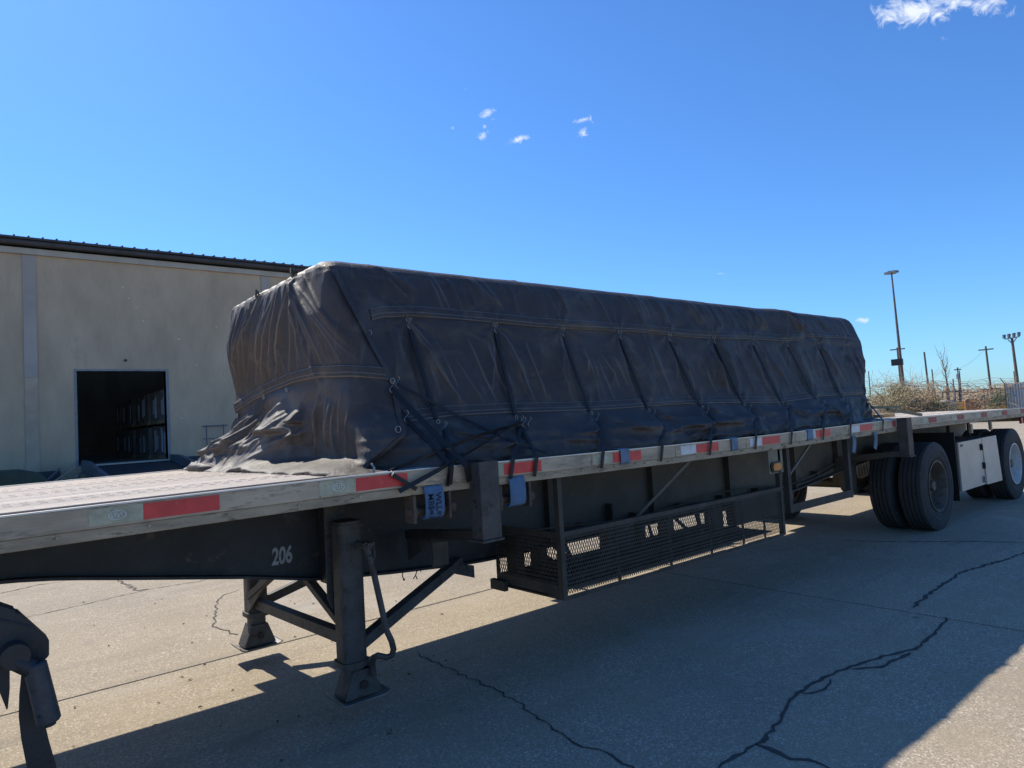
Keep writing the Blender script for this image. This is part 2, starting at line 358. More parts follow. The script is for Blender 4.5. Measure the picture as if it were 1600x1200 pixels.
crack([(1425, 950), (1450, 930), (1480, 910), (1500, 895), (1530, 886), (1570, 875), (1600, 864), (1640, 850)], .027, 4, .014)
crack([(1180, 1164), (1215, 1178), (1260, 1190), (1300, 1203), (1350, 1215)], .022, 5)
crack([(650, 1020), (700, 1045), (760, 1072), (800, 1092), (830, 1113), (865, 1140), (900, 1160), (930, 1172), (985, 1200), (1020, 1225)], .011, 6)
crack([(375, 921), (352, 930), (337, 941), (339, 951), (335, 965), (334, 975), (338, 983), (355, 986), (370, 993)], .012, 7)
crack([(182, 900), (200, 915), (210, 921), (230, 922)], .02, 8, .04)
crack([(-20, 975), (45, 964), (95, 953), (160, 938), (227, 922), (262, 916), (310, 909), (360, 896), (420, 886)], .012, 9, .012)
crack([(1310, 845), (1400, 847), (1527, 846), (1600, 848)], .02, 10)
crack([(0, 928), (45, 917), (100, 908)], .018, 11, .03)
# leaf litter and grit on the slabs
b = MB(); rnd = random.Random(3)
spots = [(131, 942), (287, 976), (170, 1010), (320, 1040), (115, 1168), (440, 1190), (70, 1010), (364, 1080), (243, 1134), (300, 1005), (524, 1096), (1120, 912), (690, 960), (735, 985)]
for (x, y) in spots + [(rnd.uniform(60, 700), rnd.uniform(930, 1150)) for _ in range(40)]:
    p = onZ(x, y, 0); r_ = rnd.uniform(.006, .02); a = rnd.uniform(0, 6.3); d = Vector((math.cos(a), math.sin(a), 0)); s_ = Vector((-d.y, d.x, 0))
    b.add([p-d*r_+Vector((0, 0, .004)), p-s_*r_*.4+Vector((0, 0, .007)), p+d*r_+Vector((0, 0, .005)), p+s_*r_*.4+Vector((0, 0, .012))], [(0, 1, 2), (0, 2, 3)])
kind(tag(b.build('leaf_litter', mat('litter', (.05, .04, .03), .9)), 'small dark leaves and grit scattered on the sunlit concrete', 'litter'), 'stuff')

# ================================================================= WAREHOUSE
WY = 25.0; WX0, WX1 = -22, 15.0; WH = 7.62
DX0, DX1, DZ0, DZ1 = 3.17, 5.72, .92, 3.90
wh = thing('warehouse', 'long beige concrete warehouse with dark metal roof and an open loading door', 'warehouse', (0, WY, 0))
b = MB(); b.box(WX0, DX0, WY, WY+.3, 0, WH); b.box(DX1, WX1, WY, WY+.3, 0, WH); b.box(DX0, DX1, WY, WY+.3, DZ1, WH); b.box(DX0, DX1, WY, WY+.3, 0, DZ0)
b.box(WX0, WX0+.3, WY+.3, WY+26, 0, WH); b.box(WX1-.3, WX1, WY+.3, WY+26, 0, WH); b.box(WX0, WX1, WY+26, WY+26.3, 0, WH)
b.build('wall', M_WALL, wh)
for x in (-12.6, -5.4, 1.84, 9.05):
    b = MB(); b.box(x, x+.33, WY-.035, WY-.002, 3.7, WH-.17); b.build('pilaster_strip', M_PIL, wh)
    b = MB(); b.box(x+.0, x+.33, WY-.030, WY-.002, .0, 3.695); b.build('pilaster_base', mat('pilaster_lower', (.49, .375, .265), .9, 0, .2, 1.5), wh)
b = MB(); b.box(DX0-.07, DX0, WY-.02, WY+.32, DZ0, DZ1+.07); b.box(DX1, DX1+.09, WY-.02, WY+.32, DZ0, DZ1+.07); b.box(DX0, DX1, WY-.02, WY+.32, DZ1, DZ1+.06); b.build('door_frame', mat('door_frame', (.27, .265, .26), .7, 0), wh)
b = MB(); b.box(WX0, WX1, WY-.10, WY-.003, WH-.16, WH+.02); b.build('fascia', M_TRIM, wh)
b = MB(); b.box(WX0, WX1, WY-.34, WY-.10, WH+.07, WH+.24); gut = b.build('gutter', M_ROOF, wh, bevel=.05)
b = MB(); b.prism([(WY-.42, WH+.285), (WY+13.1, WH+1.6), (WY+26.5, WH+.285), (WY+26.5, WH+.22), (WY+13.1, WH+1.52), (WY-.42, WH+.22)], WX0-.2, WX1+.2, 'x'); b.build('roof', M_ROOF, wh)
rib = None
x = WX0+.2; k = 0
while x < WX1:
    if rib is None:
        b = MB(); b.bar((x, WY-.43, WH+.30), (x, WY+13, WH+1.615), .04, .05); rib = b.build('roof_rib', M_ROOF, wh)
        r0 = x
    else:
        o = rib.copy(); C.objects.link(o); o.location.x = x-r0
    x += .355
b = MB(); b.box(WX0+.3, WX1-.3, WY+.3, WY+26, DZ0-.25, DZ0-.005); b.build('floor', M_INT, wh)
b = MB(); b.box(WX0, DX0-.5, WY-.12, WY-.003, .1, .85); b.box(DX1+.55, WX1, WY-.10, WY-.003, .1, .98); b.build('wall_base', mat('wall_base', (.07, .068, .066), .9), wh)
b = MB()
b.tube([(6.93, WY-.12, 1.0), (6.93, WY-.12, 2.02)], .018, 6); b.tube([(7.5, WY-.12, 1.0), (7.5, WY-.12, 2.02)], .018, 6)
b.tube([(6.8, WY-.12, 1.98), (7.62, WY-.12, 1.98)], .02, 6); b.tube([(6.8, WY-.12, 1.55), (7.62, WY-.12, 1.55)], .012, 6); b.build('pipe_bracket', M_STEELB, wh)
rnd = random.Random(21)
for (x_, y_, r_) in ((201, 466, .03), (213, 480, .035), (224, 502, .04), (279, 530, .04), (287, 540, .02), (338, 511, .03), (307, 570, .03), (192, 449, .04), (283, 653, .03)):
    p = onY(x_, y_, WY-.003); b = MB()
    b.prism([(p.x+r_*rnd.uniform(.6, 1.2)*math.cos(a), p.z+r_*rnd.uniform(.5, 1.1)*math.sin(a)) for a in np.linspace(0, 5.6, 7)], WY-.006, WY-.0025, 'y'); b.build('chipped_patch', mat('bare_render', (.80, .62, .45), .95), wh)
b = MB(); p = onY(196, 563, WY-.01); b.tube([(p.x, WY-.05, p.z), (p.x, WY-.001, p.z)], .04, 8); b.build('wall_bolt', M_BLACK, wh)
# goods inside the door
gi = 0
names = ['nearest the door', 'second from the door', 'third from the door', 'fourth from the door', 'fifth from the door', 'sixth from the door', 'seventh from the door']
pw = None
for i in range(7):
    for j in range(2):
        x0 = 5.92+random.uniform(-.04, .04); y0 = WY+.75+i*1.42; z0 = DZ0+j*1.27
        L = '%s dark wrapped pallet load inside the doorway, %s' % ('lower' if j == 0 else 'upper', names[i])
        t = thing('pallet_load', L, 'pallet', (x0, y0, z0), 'wrapped pallets stacked inside the warehouse door')
        b = MB()
        for q in (0, .52, 1.0): b.box(x0-.02+q, x0+.08+q, y0-.02, y0+1.12, z0, z0+.09)
        b.box(x0-.02, x0+1.1, y0-.02, y0+1.12, z0+.09, z0+.12); b.build('pallet', M_WOOD, t)
        b = MB()
        for q in range(4): b.box(x0+random.uniform(0, .02), x0+1.06, y0+.02+q*.27, y0+.02+q*.27+.25, z0+.125, z0+1.13+random.uniform(0, .07))
        b.build('goods', M_PALLET, t)
        b = MB()
        if i < 5:
            for q in range(2 if i > 1 else 3):
                yy = y0+random.uniform(.05, .8); ww = random.uniform(.04, .14)
                b.box(x0-.03, x0-.004, yy, yy+ww, z0+.2+random.uniform(0, .2), z0+random.uniform(.8, 1.1))
            if i == 0: b.box(x0-.01, x0+.9, y0-.03, y0-.004, z0+.35, z0+1.12); b.box(x0-.034, x0-.004, y0+.02, y0+.22, z0+.35+.1*j, z0+1.12)
        else: b.box(x0-.03, x0-.004, y0+.5, y0+.56, z0+.3, z0+.9)
        b.build('stretch_wrap', M_WRAP, t)

# yard ramp at the door
rp = thing('yard_ramp', 'steel loading ramp with raised side curbs running up to the warehouse door', 'ramp', (4.5, 21, 0))
def rz(y): return .90*(y-16.5)/(24.9-16.5)
b = MB(); b.prism([(16.5, .0), (24.9, .90), (24.9, .72), (17.5, 0)], 3.35, 5.75, 'x'); b.build('deck', mat('ramp_deck', (.045, .05, .055), .6), rp)
for x in (3.23, 5.76):
    b = MB(); b.prism([(16.5, .0), (24.9, .76), (24.9, 1.10), (23.8, 1.08), (16.5, .22)], x, x+.11, 'x'); b.build('side_curb', M_STEELB, rp)
b = MB(); b.box(3.42, 5.7, 24.7, 24.93, .905, .955); b.build('lip', M_TRIM, rp)
# dark green covered bin and clutter left of the ramp
bn = thing('covered_bin', 'dark green bin with rounded top standing by the warehouse wall', 'bin', (.5, 22, 0))
b = MB(); b.prism([(-2.2, .0), (2.2, .0), (2.15, .62), (1.85, .93), (1.5, 1.03), (-2.0, 1.08), (-2.2, .6)], 21.3, 22.9, 'y'); b.build('shell', M_GREEN, bn, bevel=.05)
b = MB(); b.box(-2.25, 2.23, 21.27, 22.93, .54, .60); b.build('rim', mat('bin_rim', (.05, .065, .05), .6), bn)
hp = thing('scrap_pile', 'low heap of grey broken boards beside the foot of the ramp', 'scrap', (2.7, 23.5, 0))
for i in range(16):
    x0 = random.uniform(2.3, 3.15); y0 = random.uniform(22.9, 24.2); a = random.uniform(-.6, .6)
    b = MB(); b.bar((x0-.3, y0, random.uniform(.1, .6)), (x0+.3*math.cos(a), y0+.5*math.sin(a), random.uniform(.2, .98)), .12, .03); b.build('board', M_STEELB if i % 2 else M_WALL, hp)

# ================================================================= TRAILER
YN, YF = 3.0, 5.44
TX0, TX1 = -2.35, 12.72
def camber(X): return float(np.interp(X, [-3, 0, 1.65, 2.6, 4, 5.3, 7.8, 9.5, 12.4, 13], [-.01, -.003, .012, .0, -.012, -.016, .0, -.012, -.035, -.037]))
tr = thing('flatbed_trailer', 'long dark flatbed trailer with pale aluminium rails and red and white reflective tape', 'trailer', (5, 4.2, 0))
def strip(y0, y1, z0, z1, x0=TX0, x1=TX1, step=.35):
    b = MB(); n = max(1, int((x1-x0)/step)); xs = [x0+(x1-x0)*i/n for i in range(n+1)]; vs = []; fs = []
    for X in xs:
        c = camber(X); vs += [(X, y0, z0+c), (X, y1, z0+c), (X, y1, z1+c), (X, y0, z1+c)]
    for i in range(n):
        for k in range(4):
            a = 4*i+k; bb = 4*i+(k+1) % 4; fs.append((a, bb, bb+4, a+4))
    fs += [(3, 2, 1, 0), (4*n, 4*n+1, 4*n+2, 4*n+3)]
    b.add(vs, fs); return b
for (y0, y1, sgn) in ((YN, YN+.035, -1), (YF-.035, YF, 1)):
    segs = [(TX0, 4.9), (4.905, 8.06), (8.075, TX1)] if sgn < 0 else [(TX0, TX1)]
    for (a, c) in segs:
        strip(y0, y1, 1.252, 1.333, a, c).build('side_rail', M_RAIL, tr, bevel=.003)
    yl0, yl1 = (YN+.006, YN+.05) if sgn < 0 else (YF-.05, YF-.006)
    strip(yl0, yl1, 1.208, 1.2515).build('rail_lower_strip', M_RAILLOW, tr, bevel=.004)
    yl0, yl1 = (YN-.004, YN+.012) if sgn < 0 else (YF-.012, YF+.004)
    strip(yl0, yl1, 1.3335, 1.340).build('rail_lip', M_LIP, tr)
strip(YN+.036, YN+.182, 1.28, 1.335).build('rail_channel', M_PLANKR, tr)
# deck planks, with two wider dirt-filled joints
y_ = YN+.188; k_ = 0
for (yend, nb) in ((3.835, 5), (4.655, 6), (YF-.04, 6)):
    wd_ = (yend-y_)/nb
    for i in range(nb):
        y0 = y_+i*wd_
        o = strip(y0+.002, y0+wd_-.002, 1.285, 1.331+random.uniform(-.0015, .0015)).build('deck_plank', M_PLANK, tr, bevel=.003)
        b = MB()
        for q in range(4):
            yy = y0+.02+q*(wd_-.04)/3
            s_ = strip(yy-.004, yy+.004, 1.322, 1.3350, TX0, TX1, .6); b.add(s_.v, s_.f)
        b.build('plank_ribs', M_PLANK, o)
        k_ += 1
        if k_ in (3, 4, 8, 9, 13):
            b = MB(); X = TX0+.05
            while X < TX1-.1:
                c = camber(X); b.box(X, X+.028, y0+wd_*.5-.012, y0+wd_*.5+.012, 1.325+c, 1.3360+c); X += .062
            kind(b.build('tread_slots', mat('slot_dark', (.20, .15, .12), .8), o), 'stuff')
    if yend < 5:
        strip(yend+.001, yend+.024, 1.28, 1.322).build('joint_filler', mat('joint_dirt', (.12, .075, .05), .9), tr)
    y_ = yend+.026
# cross members under the deck
cm = None; X = TX0+.15
while X < TX1-.1:
    if cm is None:
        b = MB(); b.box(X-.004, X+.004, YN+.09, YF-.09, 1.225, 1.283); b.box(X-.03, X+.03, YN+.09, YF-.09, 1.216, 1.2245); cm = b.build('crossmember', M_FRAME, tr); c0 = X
    else:
        o = cm.copy(); C.objects.link(o); o.location.x = X-c0; o.location.z = camber(X)
    X += .305
# main beams
BZ = ([-2.4, -.5, .17, .40, .66, 1.21, 1.62, 2.11, 2.69, 3.02, 6.86, 8.14, 9.04, 12.6], [1.06, 1.03, 1.01, .98, .93, .83, .74, .69, .645, .64, .645, .76, .85, .90])
bx = np.r_[np.arange(-2.4, 3.1, .12), np.arange(3.2, 6.8, .4), np.arange(6.8, 12.65, .2)]
for yc in (3.78, 4.66):
    b = MB(); vs = []; fs = []
    for X in bx:
        zb = float(np.interp(X, *BZ)); vs += [(X, yc-.005, zb), (X, yc+.005, zb), (X, yc+.005, 1.205), (X, yc-.005, 1.205)]
    n = len(bx)
    for i in range(n-1):
        for k in range(4): a = 4*i+k; bb = 4*i+(k+1) % 4; fs.append((a, bb, bb+4, a+4))
    fs += [(3, 2, 1, 0), (4*n-4, 4*n-3, 4*n-2, 4*n-1)]
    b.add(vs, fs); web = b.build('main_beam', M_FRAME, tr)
    for nm, top in (('lower_flange', 0), ('upper_flange', 1)):
        b = MB(); vs = []; fs = []
        for X in bx:
            zb = float(np.interp(X, *BZ)) if not top else 1.19
            vs += [(X, yc-.065, zb-.014), (X, yc+.065, zb-.014), (X, yc+.065, zb-.0005), (X, yc-.065, zb-.0005)]
        b.add(vs, fs0 := [tuple((4*i+k, 4*i+(k+1) % 4, 4*i+4+(k+1) % 4, 4*i+4+k)) for i in range(n-1) for k in range(4)] + [(3, 2, 1, 0), (4*n-4, 4*n-3, 4*n-2, 4*n-1)])
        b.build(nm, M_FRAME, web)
# stiffeners on near beam
for X in (3.4, 4.6, 5.75, 7.0, 8.0):
    b = MB(); zb = float(np.interp(X, *BZ)); b.box(X-.006, X+.006, 3.72, 3.774, zb+.002, 1.175); b.build('web_stiffener', M_FRAME, tr)
b = MB(); b.box(4.05, 4.07, 3.70, 3.774, .66, .86); b.build('web_bracket', M_RACK, tr)
# air line, wiring and brake hose clipped under the near beam
b = MB(); P = [(X, 3.705, float(np.interp(X, *BZ))+.075+.02*math.sin(X*4.1)) for X in np.arange(2.95, 8.2, .12)]; b.tube(P, .009, 6); b.build('air_line', M_BLACK, tr)
b = MB(); P = [(X, 3.70, float(np.interp(X, *BZ))+.11+.03*math.sin(X*2.3+1)) for X in np.arange(2.95, 8.2, .12)]; b.tube(P, .006, 5); b.build('wiring', mat('wire_sheath', (.10, .085, .06), .7), tr)
for X in np.arange(3.1, 8.1, .62):
    b = MB(); z_ = float(np.interp(X, *BZ))+.06; b.box(X-.012, X+.012, 3.695, 3.774, z_, z_+.05); b.build('hose_clip', M_RACK, tr)
# seams and rivets of the near rail
for X in np.arange(-.6, 12.6, .303):
    c = camber(X); b = MB(); b.tube([(X, YN-.0035, 1.236+c), (X, YN+.006, 1.236+c)], .006, 6); b.build('rail_rivet', M_RAIL, tr)
for X in (-.35, 1.32, 3.12, 3.98, 5.68, 7.42, 9.6, 10.5, 11.4):
    c = camber(X); b = MB(); b.box(X-.0015, X+.0015, YN-.0012, YN-.0002, 1.254+c, 1.331+c); b.build('rail_seam', M_BROWN, tr)
# fleet number
mt = Matrix.Translation((1.365, 3.7735, .853)) @ Matrix.Rotation(math.pi/2, 4, 'X')
text_part('unit_number', '206', .128, M_NUM, mt, tr, .0008, .0035, .60, .12)
# reflective tape
for k in range(14):
    xe = .877+.909*k
    worn = k >= 8
    y = YN-.0012
    z0, z1 = 1.262, 1.325
    def tape(a, c, m, nm):
        s_ = strip(y-.0008, y+.0007, z0, z1, a, c, .1); return s_.build(nm, m, tr)
    wr = .285 if k < 8 else (.09 if k == 8 else .26)
    if k == 8: xe = 7.83
    if k == 9: xe = 9.02
    tape(xe-wr, xe, M_REDW if worn else M_RED, 'red_reflector_tape')
    if k != 8:
        wt = tape(xe-wr-.185, xe-wr-.001, M_WHT if (k < 4 or worn) else M_WHT2, 'white_reflector_tape')
        if k < 4:
            cx = xe-wr-.09; b = MB(); cz = (z0+z1)/2+camber(cx); n = 20; vs = []; fs = []
            for q in range(n):
                t = 2*math.pi*q/n
                for r_ in (1, .82): vs.append((cx+.032*r_*math.cos(t), y-.0022, cz+.019*r_*math.sin(t)))
            for q in range(n): fs.append((2*q, 2*q+1, (2*q+3) % (2*n), (2*q+2) % (2*n)))
            b.add(vs, fs)
            for q, xx in enumerate((-.018, -.007, .004, .015)):
                b.box(cx+xx-.0025, cx+xx+.0025, y-.0024, y-.002, cz-.009, cz+.009)
                if q % 2 == 0: b.box(cx+xx, cx+xx+.008, y-.0024, y-.002, cz+.005, cz+.009)
                else: b.box(cx+xx, cx+xx+.007, y-.0024, y-.002, cz-.009, cz-.005)
            b.build('oval_print', M_OVAL, wt, recalc=False)
# hanging C-channel pockets on the near side (two)
for (xa, xb, m, zb) in ((2.165, 2.295, M_LEG, .945), (7.86, 7.995, M_BROWN, .945)):
    c = camber(xa); t = .012; y0, y1 = 2.90, 2.996
    b = MB()
    b.box(xa, xb, y0, y0+t, zb, 1.352+c); b.box(xa, xa+t, y0+t+.001, y1, zb-.0, 1.35+c); b.box(xb-t, xb, y0+t+.001, y1, zb+.02, 1.35+c)
    b.box(xa-.01, xb+.005, y0-.012, y1+.03, zb-.014, zb-.001)
    ch = b.build('side_channel', m, tr, bevel=.003)
    b = MB(); b.prism([(3.0, zb-.0), (3.0, zb+.055), (3.71, zb-.02), (3.71, zb-.20), (3.45, zb-.07)], xa+.02, xa+.035, 'x'); b.build('gusset', m, ch)
    b = MB(); b.bar((xa+.03, 3.0, zb+.02), (xa+.03, 3.70, zb-.04), .06, .05); b.build('arm', M_FRAME, ch)
b = MB(); b.box(2.20, 2.31, 3.45, 3.462, .73, .90); b.build('hanger_plate', M_RACK, tr)
# strap winches below the rail
def winch(xc, parent_name='strap_winch'):
    c = camber(xc); z1 = 1.205+c
    b = MB()
    b.box(xc-.115, xc-.10, 3.0, 3.09, z1-.14, z1); b.box(xc+.10, xc+.115, 3.0, 3.09, z1-.14, z1); b.box(xc-.115, xc+.115, 3.085, 3.092, z1-.12, z1)
    o = b.build('strap_winch', M_BROWN, tr, bevel=.002)
    b = MB(); b.tube([(xc-.13, 3.045, z1-.085), (xc+.13, 3.045, z1-.085)], .02, 10); b.tube([(xc+.12, 3.045, z1-.085), (xc+.155, 3.045, z1-.085)], .032, 10); b.build('spindle', M_BROWN, o, smooth='auto')
    b = MB(); b.lathe([(.03, 0), (.045, 0), (.045, .008), (.03, .008)], (xc-.1, 3.045, z1-.085), 12, 'x', True); b.build('ratchet_wheel', M_BROWN, o)
    return o
for xc in (1.93, 2.49): winch(xc)
# winches of the far rail (they show in the shadow)
for xc in (1.53, 2.0): 
    b = MB(); b.box(xc-.13, xc+.13, YF-.10, YF-.01, 1.03 if xc < 1.9 else 1.1, 1.21); b.build('strap_winch', M_BROWN, tr)
# amber side marker
b = MB(); b.box(5.30, 5.53, 3.05, 3.06, .99, 1.205); mp_ = b.build('lamp_plate', mat('tan_plate', (.22, .19, .13), .7), tr)
def rounded(cx, cz, hw, hh, r, n=5):
    P = []
    for (sx, sz, a0) in ((1, 1, 0), (-1, 1, 90), (-1, -1, 180), (1, -1, 270)):
        for k in range(n+1):
            a = math.radians(a0+90*k/n); P.append((cx+sx*(hw-r)+r*math.cos(a), cz+sz*(hh-r)+r*math.sin(a)))
    return P
b = MB(); b.prism(rounded(5.405, 1.045, .088, .045, .04), 3.037, 3.0495, 'y'); b.build('lamp_gasket', M_BLACK, mp_)
b = MB(); b.prism(rounded(5.405, 1.045, .068, .031, .028), 3.028, 3.0365, 'y'); b.build('amber_lamp', M_AMBER, mp_, bevel=.003)
# ---- landing gear
def leg(yc, name):
    xc = 1.672
    b = MB(); hw = .068
    P = rounded(xc, yc, hw, hw, .034, 5)
    b.prism(P, .31, 1.075, 'z'); lg = b.build('landing_leg', M_LEG, tr, smooth='auto')
    for z0_, z1_, e_ in ((.305, .335, .012), (1.045, 1.06, .006)):
        b = MB(); b.prism(rounded(xc, yc, hw+e_, hw+e_, .038, 5), z0_, z1_, 'z'); b.build('collar', M_LEG, lg, smooth='auto')
    b = MB(); b.prism(rounded(xc, yc, hw-.01, hw-.01, .045, 5), 1.0755, 1.079, 'z'); b.build('rusty_cap', mat('deep_rust', (.045, .025, .018), .9), lg)
    xs_, zs_ = (.028, .036) if yc < 4.2 else (0, 0); xk_ = xc; xc = xc+xs_
    b = MB(); b.prism(rounded(xc-xs_, yc, .058, .058, .045, 4), .17, .3045, 'z'); b.build('inner_tube', M_LEG, lg, smooth='auto')
    b = MB(); t_ = .008
    for sy in (-1, 1):   # gusset plates: trapezoids in front and behind, open between
        b.prism([(xc-.055, .25), (xc+.055, .25), (xc+.108, .112), (xc-.108, .112)], yc+sy*.062, yc+sy*.070, 'y')
    b.add([(xc-.055, yc-.06, .25), (xc-.055, yc+.06, .25), (xc-.110, yc+.06, .112), (xc-.110, yc-.06, .112), (xc-.047, yc-.06, .25), (xc-.047, yc+.06, .25), (xc-.102, yc+.06, .112), (xc-.102, yc-.06, .112)], [(0, 1, 2, 3), (7, 6, 5, 4), (0, 4, 5, 1), (2, 6, 7, 3)])
    b.add([(xc+.055, yc-.06, .25), (xc+.055, yc+.06, .25), (xc+.110, yc+.06, .112), (xc+.110, yc-.06, .112), (xc+.047, yc-.06, .25), (xc+.047, yc+.06, .25), (xc+.102, yc+.06, .112), (xc+.102, yc-.06, .112)], [(3, 2, 1, 0), (4, 5, 6, 7), (1, 5, 4, 0), (3, 7, 6, 2)])
    ft = b.build('foot', M_LEG, lg, recalc=True)
    b = MB(); b.tube([(xc, yc-.085, .175), (xc, yc+.085, .175)], .022, 12); pin_ = b.build('foot_pin', MATS['deep_rust'], ft)
    b = MB(); b.prism([(xc-.15, .128), (xc-.135, .110), (xc-.11, .102), (xc+.11, .102), (xc+.135, .108), (xc+.145, .118), (xc+.149, .113), (xc+.138, .100), (xc+.11, .094), (xc-.11, .094), (xc-.138, .101), (xc-.155, .125)], yc-.10, yc+.10, 'y'); fp_ = b.build('foot_pad', mat('worn_pad', (.20, .19, .17), .55, .3, .3, 12), lg, bevel=.003)
    for o_ in (ft, fp_, pin_): o_.location.z = zs_
    pin_.location.z = 0
    xc = xk_
    s1 = 1 if yc < 4.2 else -1
    b = MB(); P = [(xc-.085, 1.18), (xc-.085, .66), (xc-.06, .60), (xc-.01, .585), (xc+.04, .60), (xc+.04, 1.18)]; b.prism(P, yc+s1*.085, yc+s1*.097, 'y'); mp2 = b.build('mounting_plate', M_LEG, lg, bevel=.003)
    b = MB(); b.box(xc-.05, xc+.05, yc+s1*.0975 if s1 > 0 else yc-.25, yc+.25 if s1 > 0 else yc-.0975, .72, 1.15); b.build('mounting_block', M_FRAME, lg)
    for zz in (.68, .78, .88, .98):
        b = MB(); b.tube([(xc-.068, yc+s1*.074, zz), (xc-.068, yc+s1*.086, zz)], .010, 6); b.build('bolt_head', M_LEG, mp2)
    return lg
L1 = leg(3.48, 'near'); L2 = leg(4.96, 'far')
b = MB(); b.tube([(1.70, 3.412, .95), (1.70, 3.31, .95)], .02, 8)
b.build('gearbox_shaft', M_LEG, L1)
b = MB(); b.tube([onY(578, 868, 3.3), onY(604, 985, 3.3), onY(612, 1002, 3.3), onY(615, 1015, 3.3), onY(612, 1024, 3.3), onY(604, 1027, 3.3), onY(590, 1024, 3.32), onY(584, 1027, 3.35), onY(582, 1036, 3.38), onY(584, 1055, 3.39)], .0165, 12)
b.build('crank_handle', M_LEG, L1, smooth='auto')
b = MB(); b.box(1.705, 1.745, 3.30, 3.40, .935, .965); b.bar(onY(571, 852, 3.31), onY(578, 872, 3.31), .012, .03); b.bar(onY(584, 853, 3.3), onY(586, 872, 3.3), .006, .006); b.bar(onY(572, 853, 3.3), onY(576, 872, 3.3), .006, .006); b.bar(onY(576, 873, 3.3), onY(587, 872, 3.3), .006, .006)
b.build('crank_hook', M_LEG, L1)
def brace(p, q, w_=.05, h=.05): b = MB(); b.bar(p, q, w_, h); return b.build('brace', M_LEG, tr, bevel=.003)
brace((1.665, 3.56, .44), (1.665, 4.88, .40), .06, .065)
brace((1.66, 3.57, .52), (1.66, 4.6, .93), .05, .04)
brace((1.60, 4.87, .46), (1.60, 3.84, .93), .05, .04)
brace((1.74, 3.50, .40), (2.56, 3.70, .675), .065, .06)
brace((1.74, 4.94, .40), (2.56, 4.74, .675), .065, .06)
brace((1.60, 4.93, .37), (1.60, 4.30, .80), .012, .075)
b = MB(); b.prism([(2.40, .672), (2.66, .63), (2.66, .55), (2.52, .60)], 3.68, 3.72, 'y'); b.build('gusset', M_LEG, tr)
for yk in (3.715,):
    for (x_, y_) in ((629, 893), (650, 893)):
        p = onY(x_, y_-8, yk); b = MB()
        pts = [p, p+Vector((.004, 0, -.03)), p+Vector((-.004, .004, -.055)), p+Vector((.004, 0, -.08))]; b.tube(pts, .0035, 5)
        if x_ == 650: b.tube([pts[1], pts[1]+Vector((.025, 0, .004)), pts[1]+Vector((.03, 0, -.012))], .003, 5); b.tube([pts[2], pts[2]+Vector((-.02, 0, -.02))], .003, 5)
        else: b.tube([pts[3], pts[3]+Vector((.008, 0, -.006))], [.009, .002], 5)
        tag(b.build('cord', M_BLACK, origin=p), 'short black %s hanging under the beam behind the near leg' % ('knotted frayed cord' if x_ == 650 else 'straight cord end'), 'cord')

# ---- expanded metal rack under the deck
RX0, RX1, RYa, RYb, RZ0, RZ1 = 2.86, 5.50, 3.05, 3.70, .462, .868
rk = MB().box(RX0, RX1, RYa+.13, RYb, RZ0+.012, RZ0+.02).build('storage_rack', M_RACK, tr)
for X in (RX0, RX1-.045):
    b = MB(); b.box(X, X+.035, RYa, RYa+.006, RZ0, 1.207+camber(X)); b.box(X, X+.006, RYa+.0065, RYa+.04, RZ0, 1.205+camber(X)); b.build('rack_post', M_RACK, rk)
b = MB(); b.box(RX0+.036, RX1-.046, RYa, RYa+.006, RZ1-.03, RZ1); b.box(RX0+.036, RX1-.046, RYa+.0065, RYa+.035, RZ1-.006, RZ1); b.build('top_rail', M_RACK, rk)
b = MB(); b.box(RX0+.036, RX1-.046, RYa+.0005, RYa+.0065, RZ0-.005, RZ0+.018); b.build('bottom_rail', M_RACK, rk)
b = MB(); b.box(RX0-.035, RX0-.002, RYb-.12, RYb+.03, RZ0-.02, RZ0+.045); b.build('corner_block', M_RACK, rk)
b = MB(); b.box(RX0+.0, RX0+.006, RYa+.042, RYb, RZ0+.0, RZ0+.085); b.box(RX0, RX0+.006, RYa+.042, RYb, RZ1-.04, RZ1); b.box(RX0, RX0+.03, RYb-.005, RYb, RZ0+.03, 1.1); b.build('end_frame', M_RACK, rk)
for X in (3.38, 3.93, 4.42, 4.86, 5.18):
    b = MB(); b.box(X-.012, X+.012, RYa+.009, RYa+.015, RZ0+.02, RZ1-.007); b.build('upright_bar', M_RACK, rk)
def expanded(o0, ux, uz, width, height, dx=.0215, dz=.047, wire=.0045, th=.003):
    b = MB(); ux = Vector(ux); uz = Vector(uz); nn = ux.cross(uz); o0 = Vector(o0)
    nc = int(width/dx); nr = int(height/dz)*2
    for i in range(nc+1):
        for s_ in (0, 1):
            vs = []; fs = []
            for j in range(nr+1):
                off = (dx*.5 if (j+s_) % 2 else 0)*.93 + (0 if s_ == 0 else 0)
                cx = i*dx + (off if s_ == 0 else off - dx*.5 + (0))
                cx = min(max(cx, 0), width)
                p = o0 + ux*cx + uz*(j*height/nr)
                vs += [p - ux*wire/2, p + ux*wire/2]
                if j: k = 2*j; fs.append((k-2, k-1, k+1, k))
            b.add(vs, fs)
    return b
b = expanded((RX0+.036, RYa+.004, RZ0+.03), (1, 0, 0), (0, 0, 1), RX1-RX0-.085, RZ1-RZ0-.06, wire=.0070)
kind(b.build('mesh_panel', M_RACK, rk), 'stuff')
b = expanded((RX0+.003, RYa+.04, RZ0+.03), (0, 1, 0), (0, 0, 1), RYb-RYa-.045, RZ1-RZ0-.05, wire=.0080); kind(b.build('end_mesh_panel', M_RACK, rk), 'stuff')
b = MB(); b.bar((4.25, RYa+.01, 1.205), (3.85, RYa+.35, .72), .02, .02); b.build('diagonal_strut', mat('light_strut', (.16, .14, .11), .7), rk)
MD_ = mat('dark_timber', (.05, .042, .032), .85)
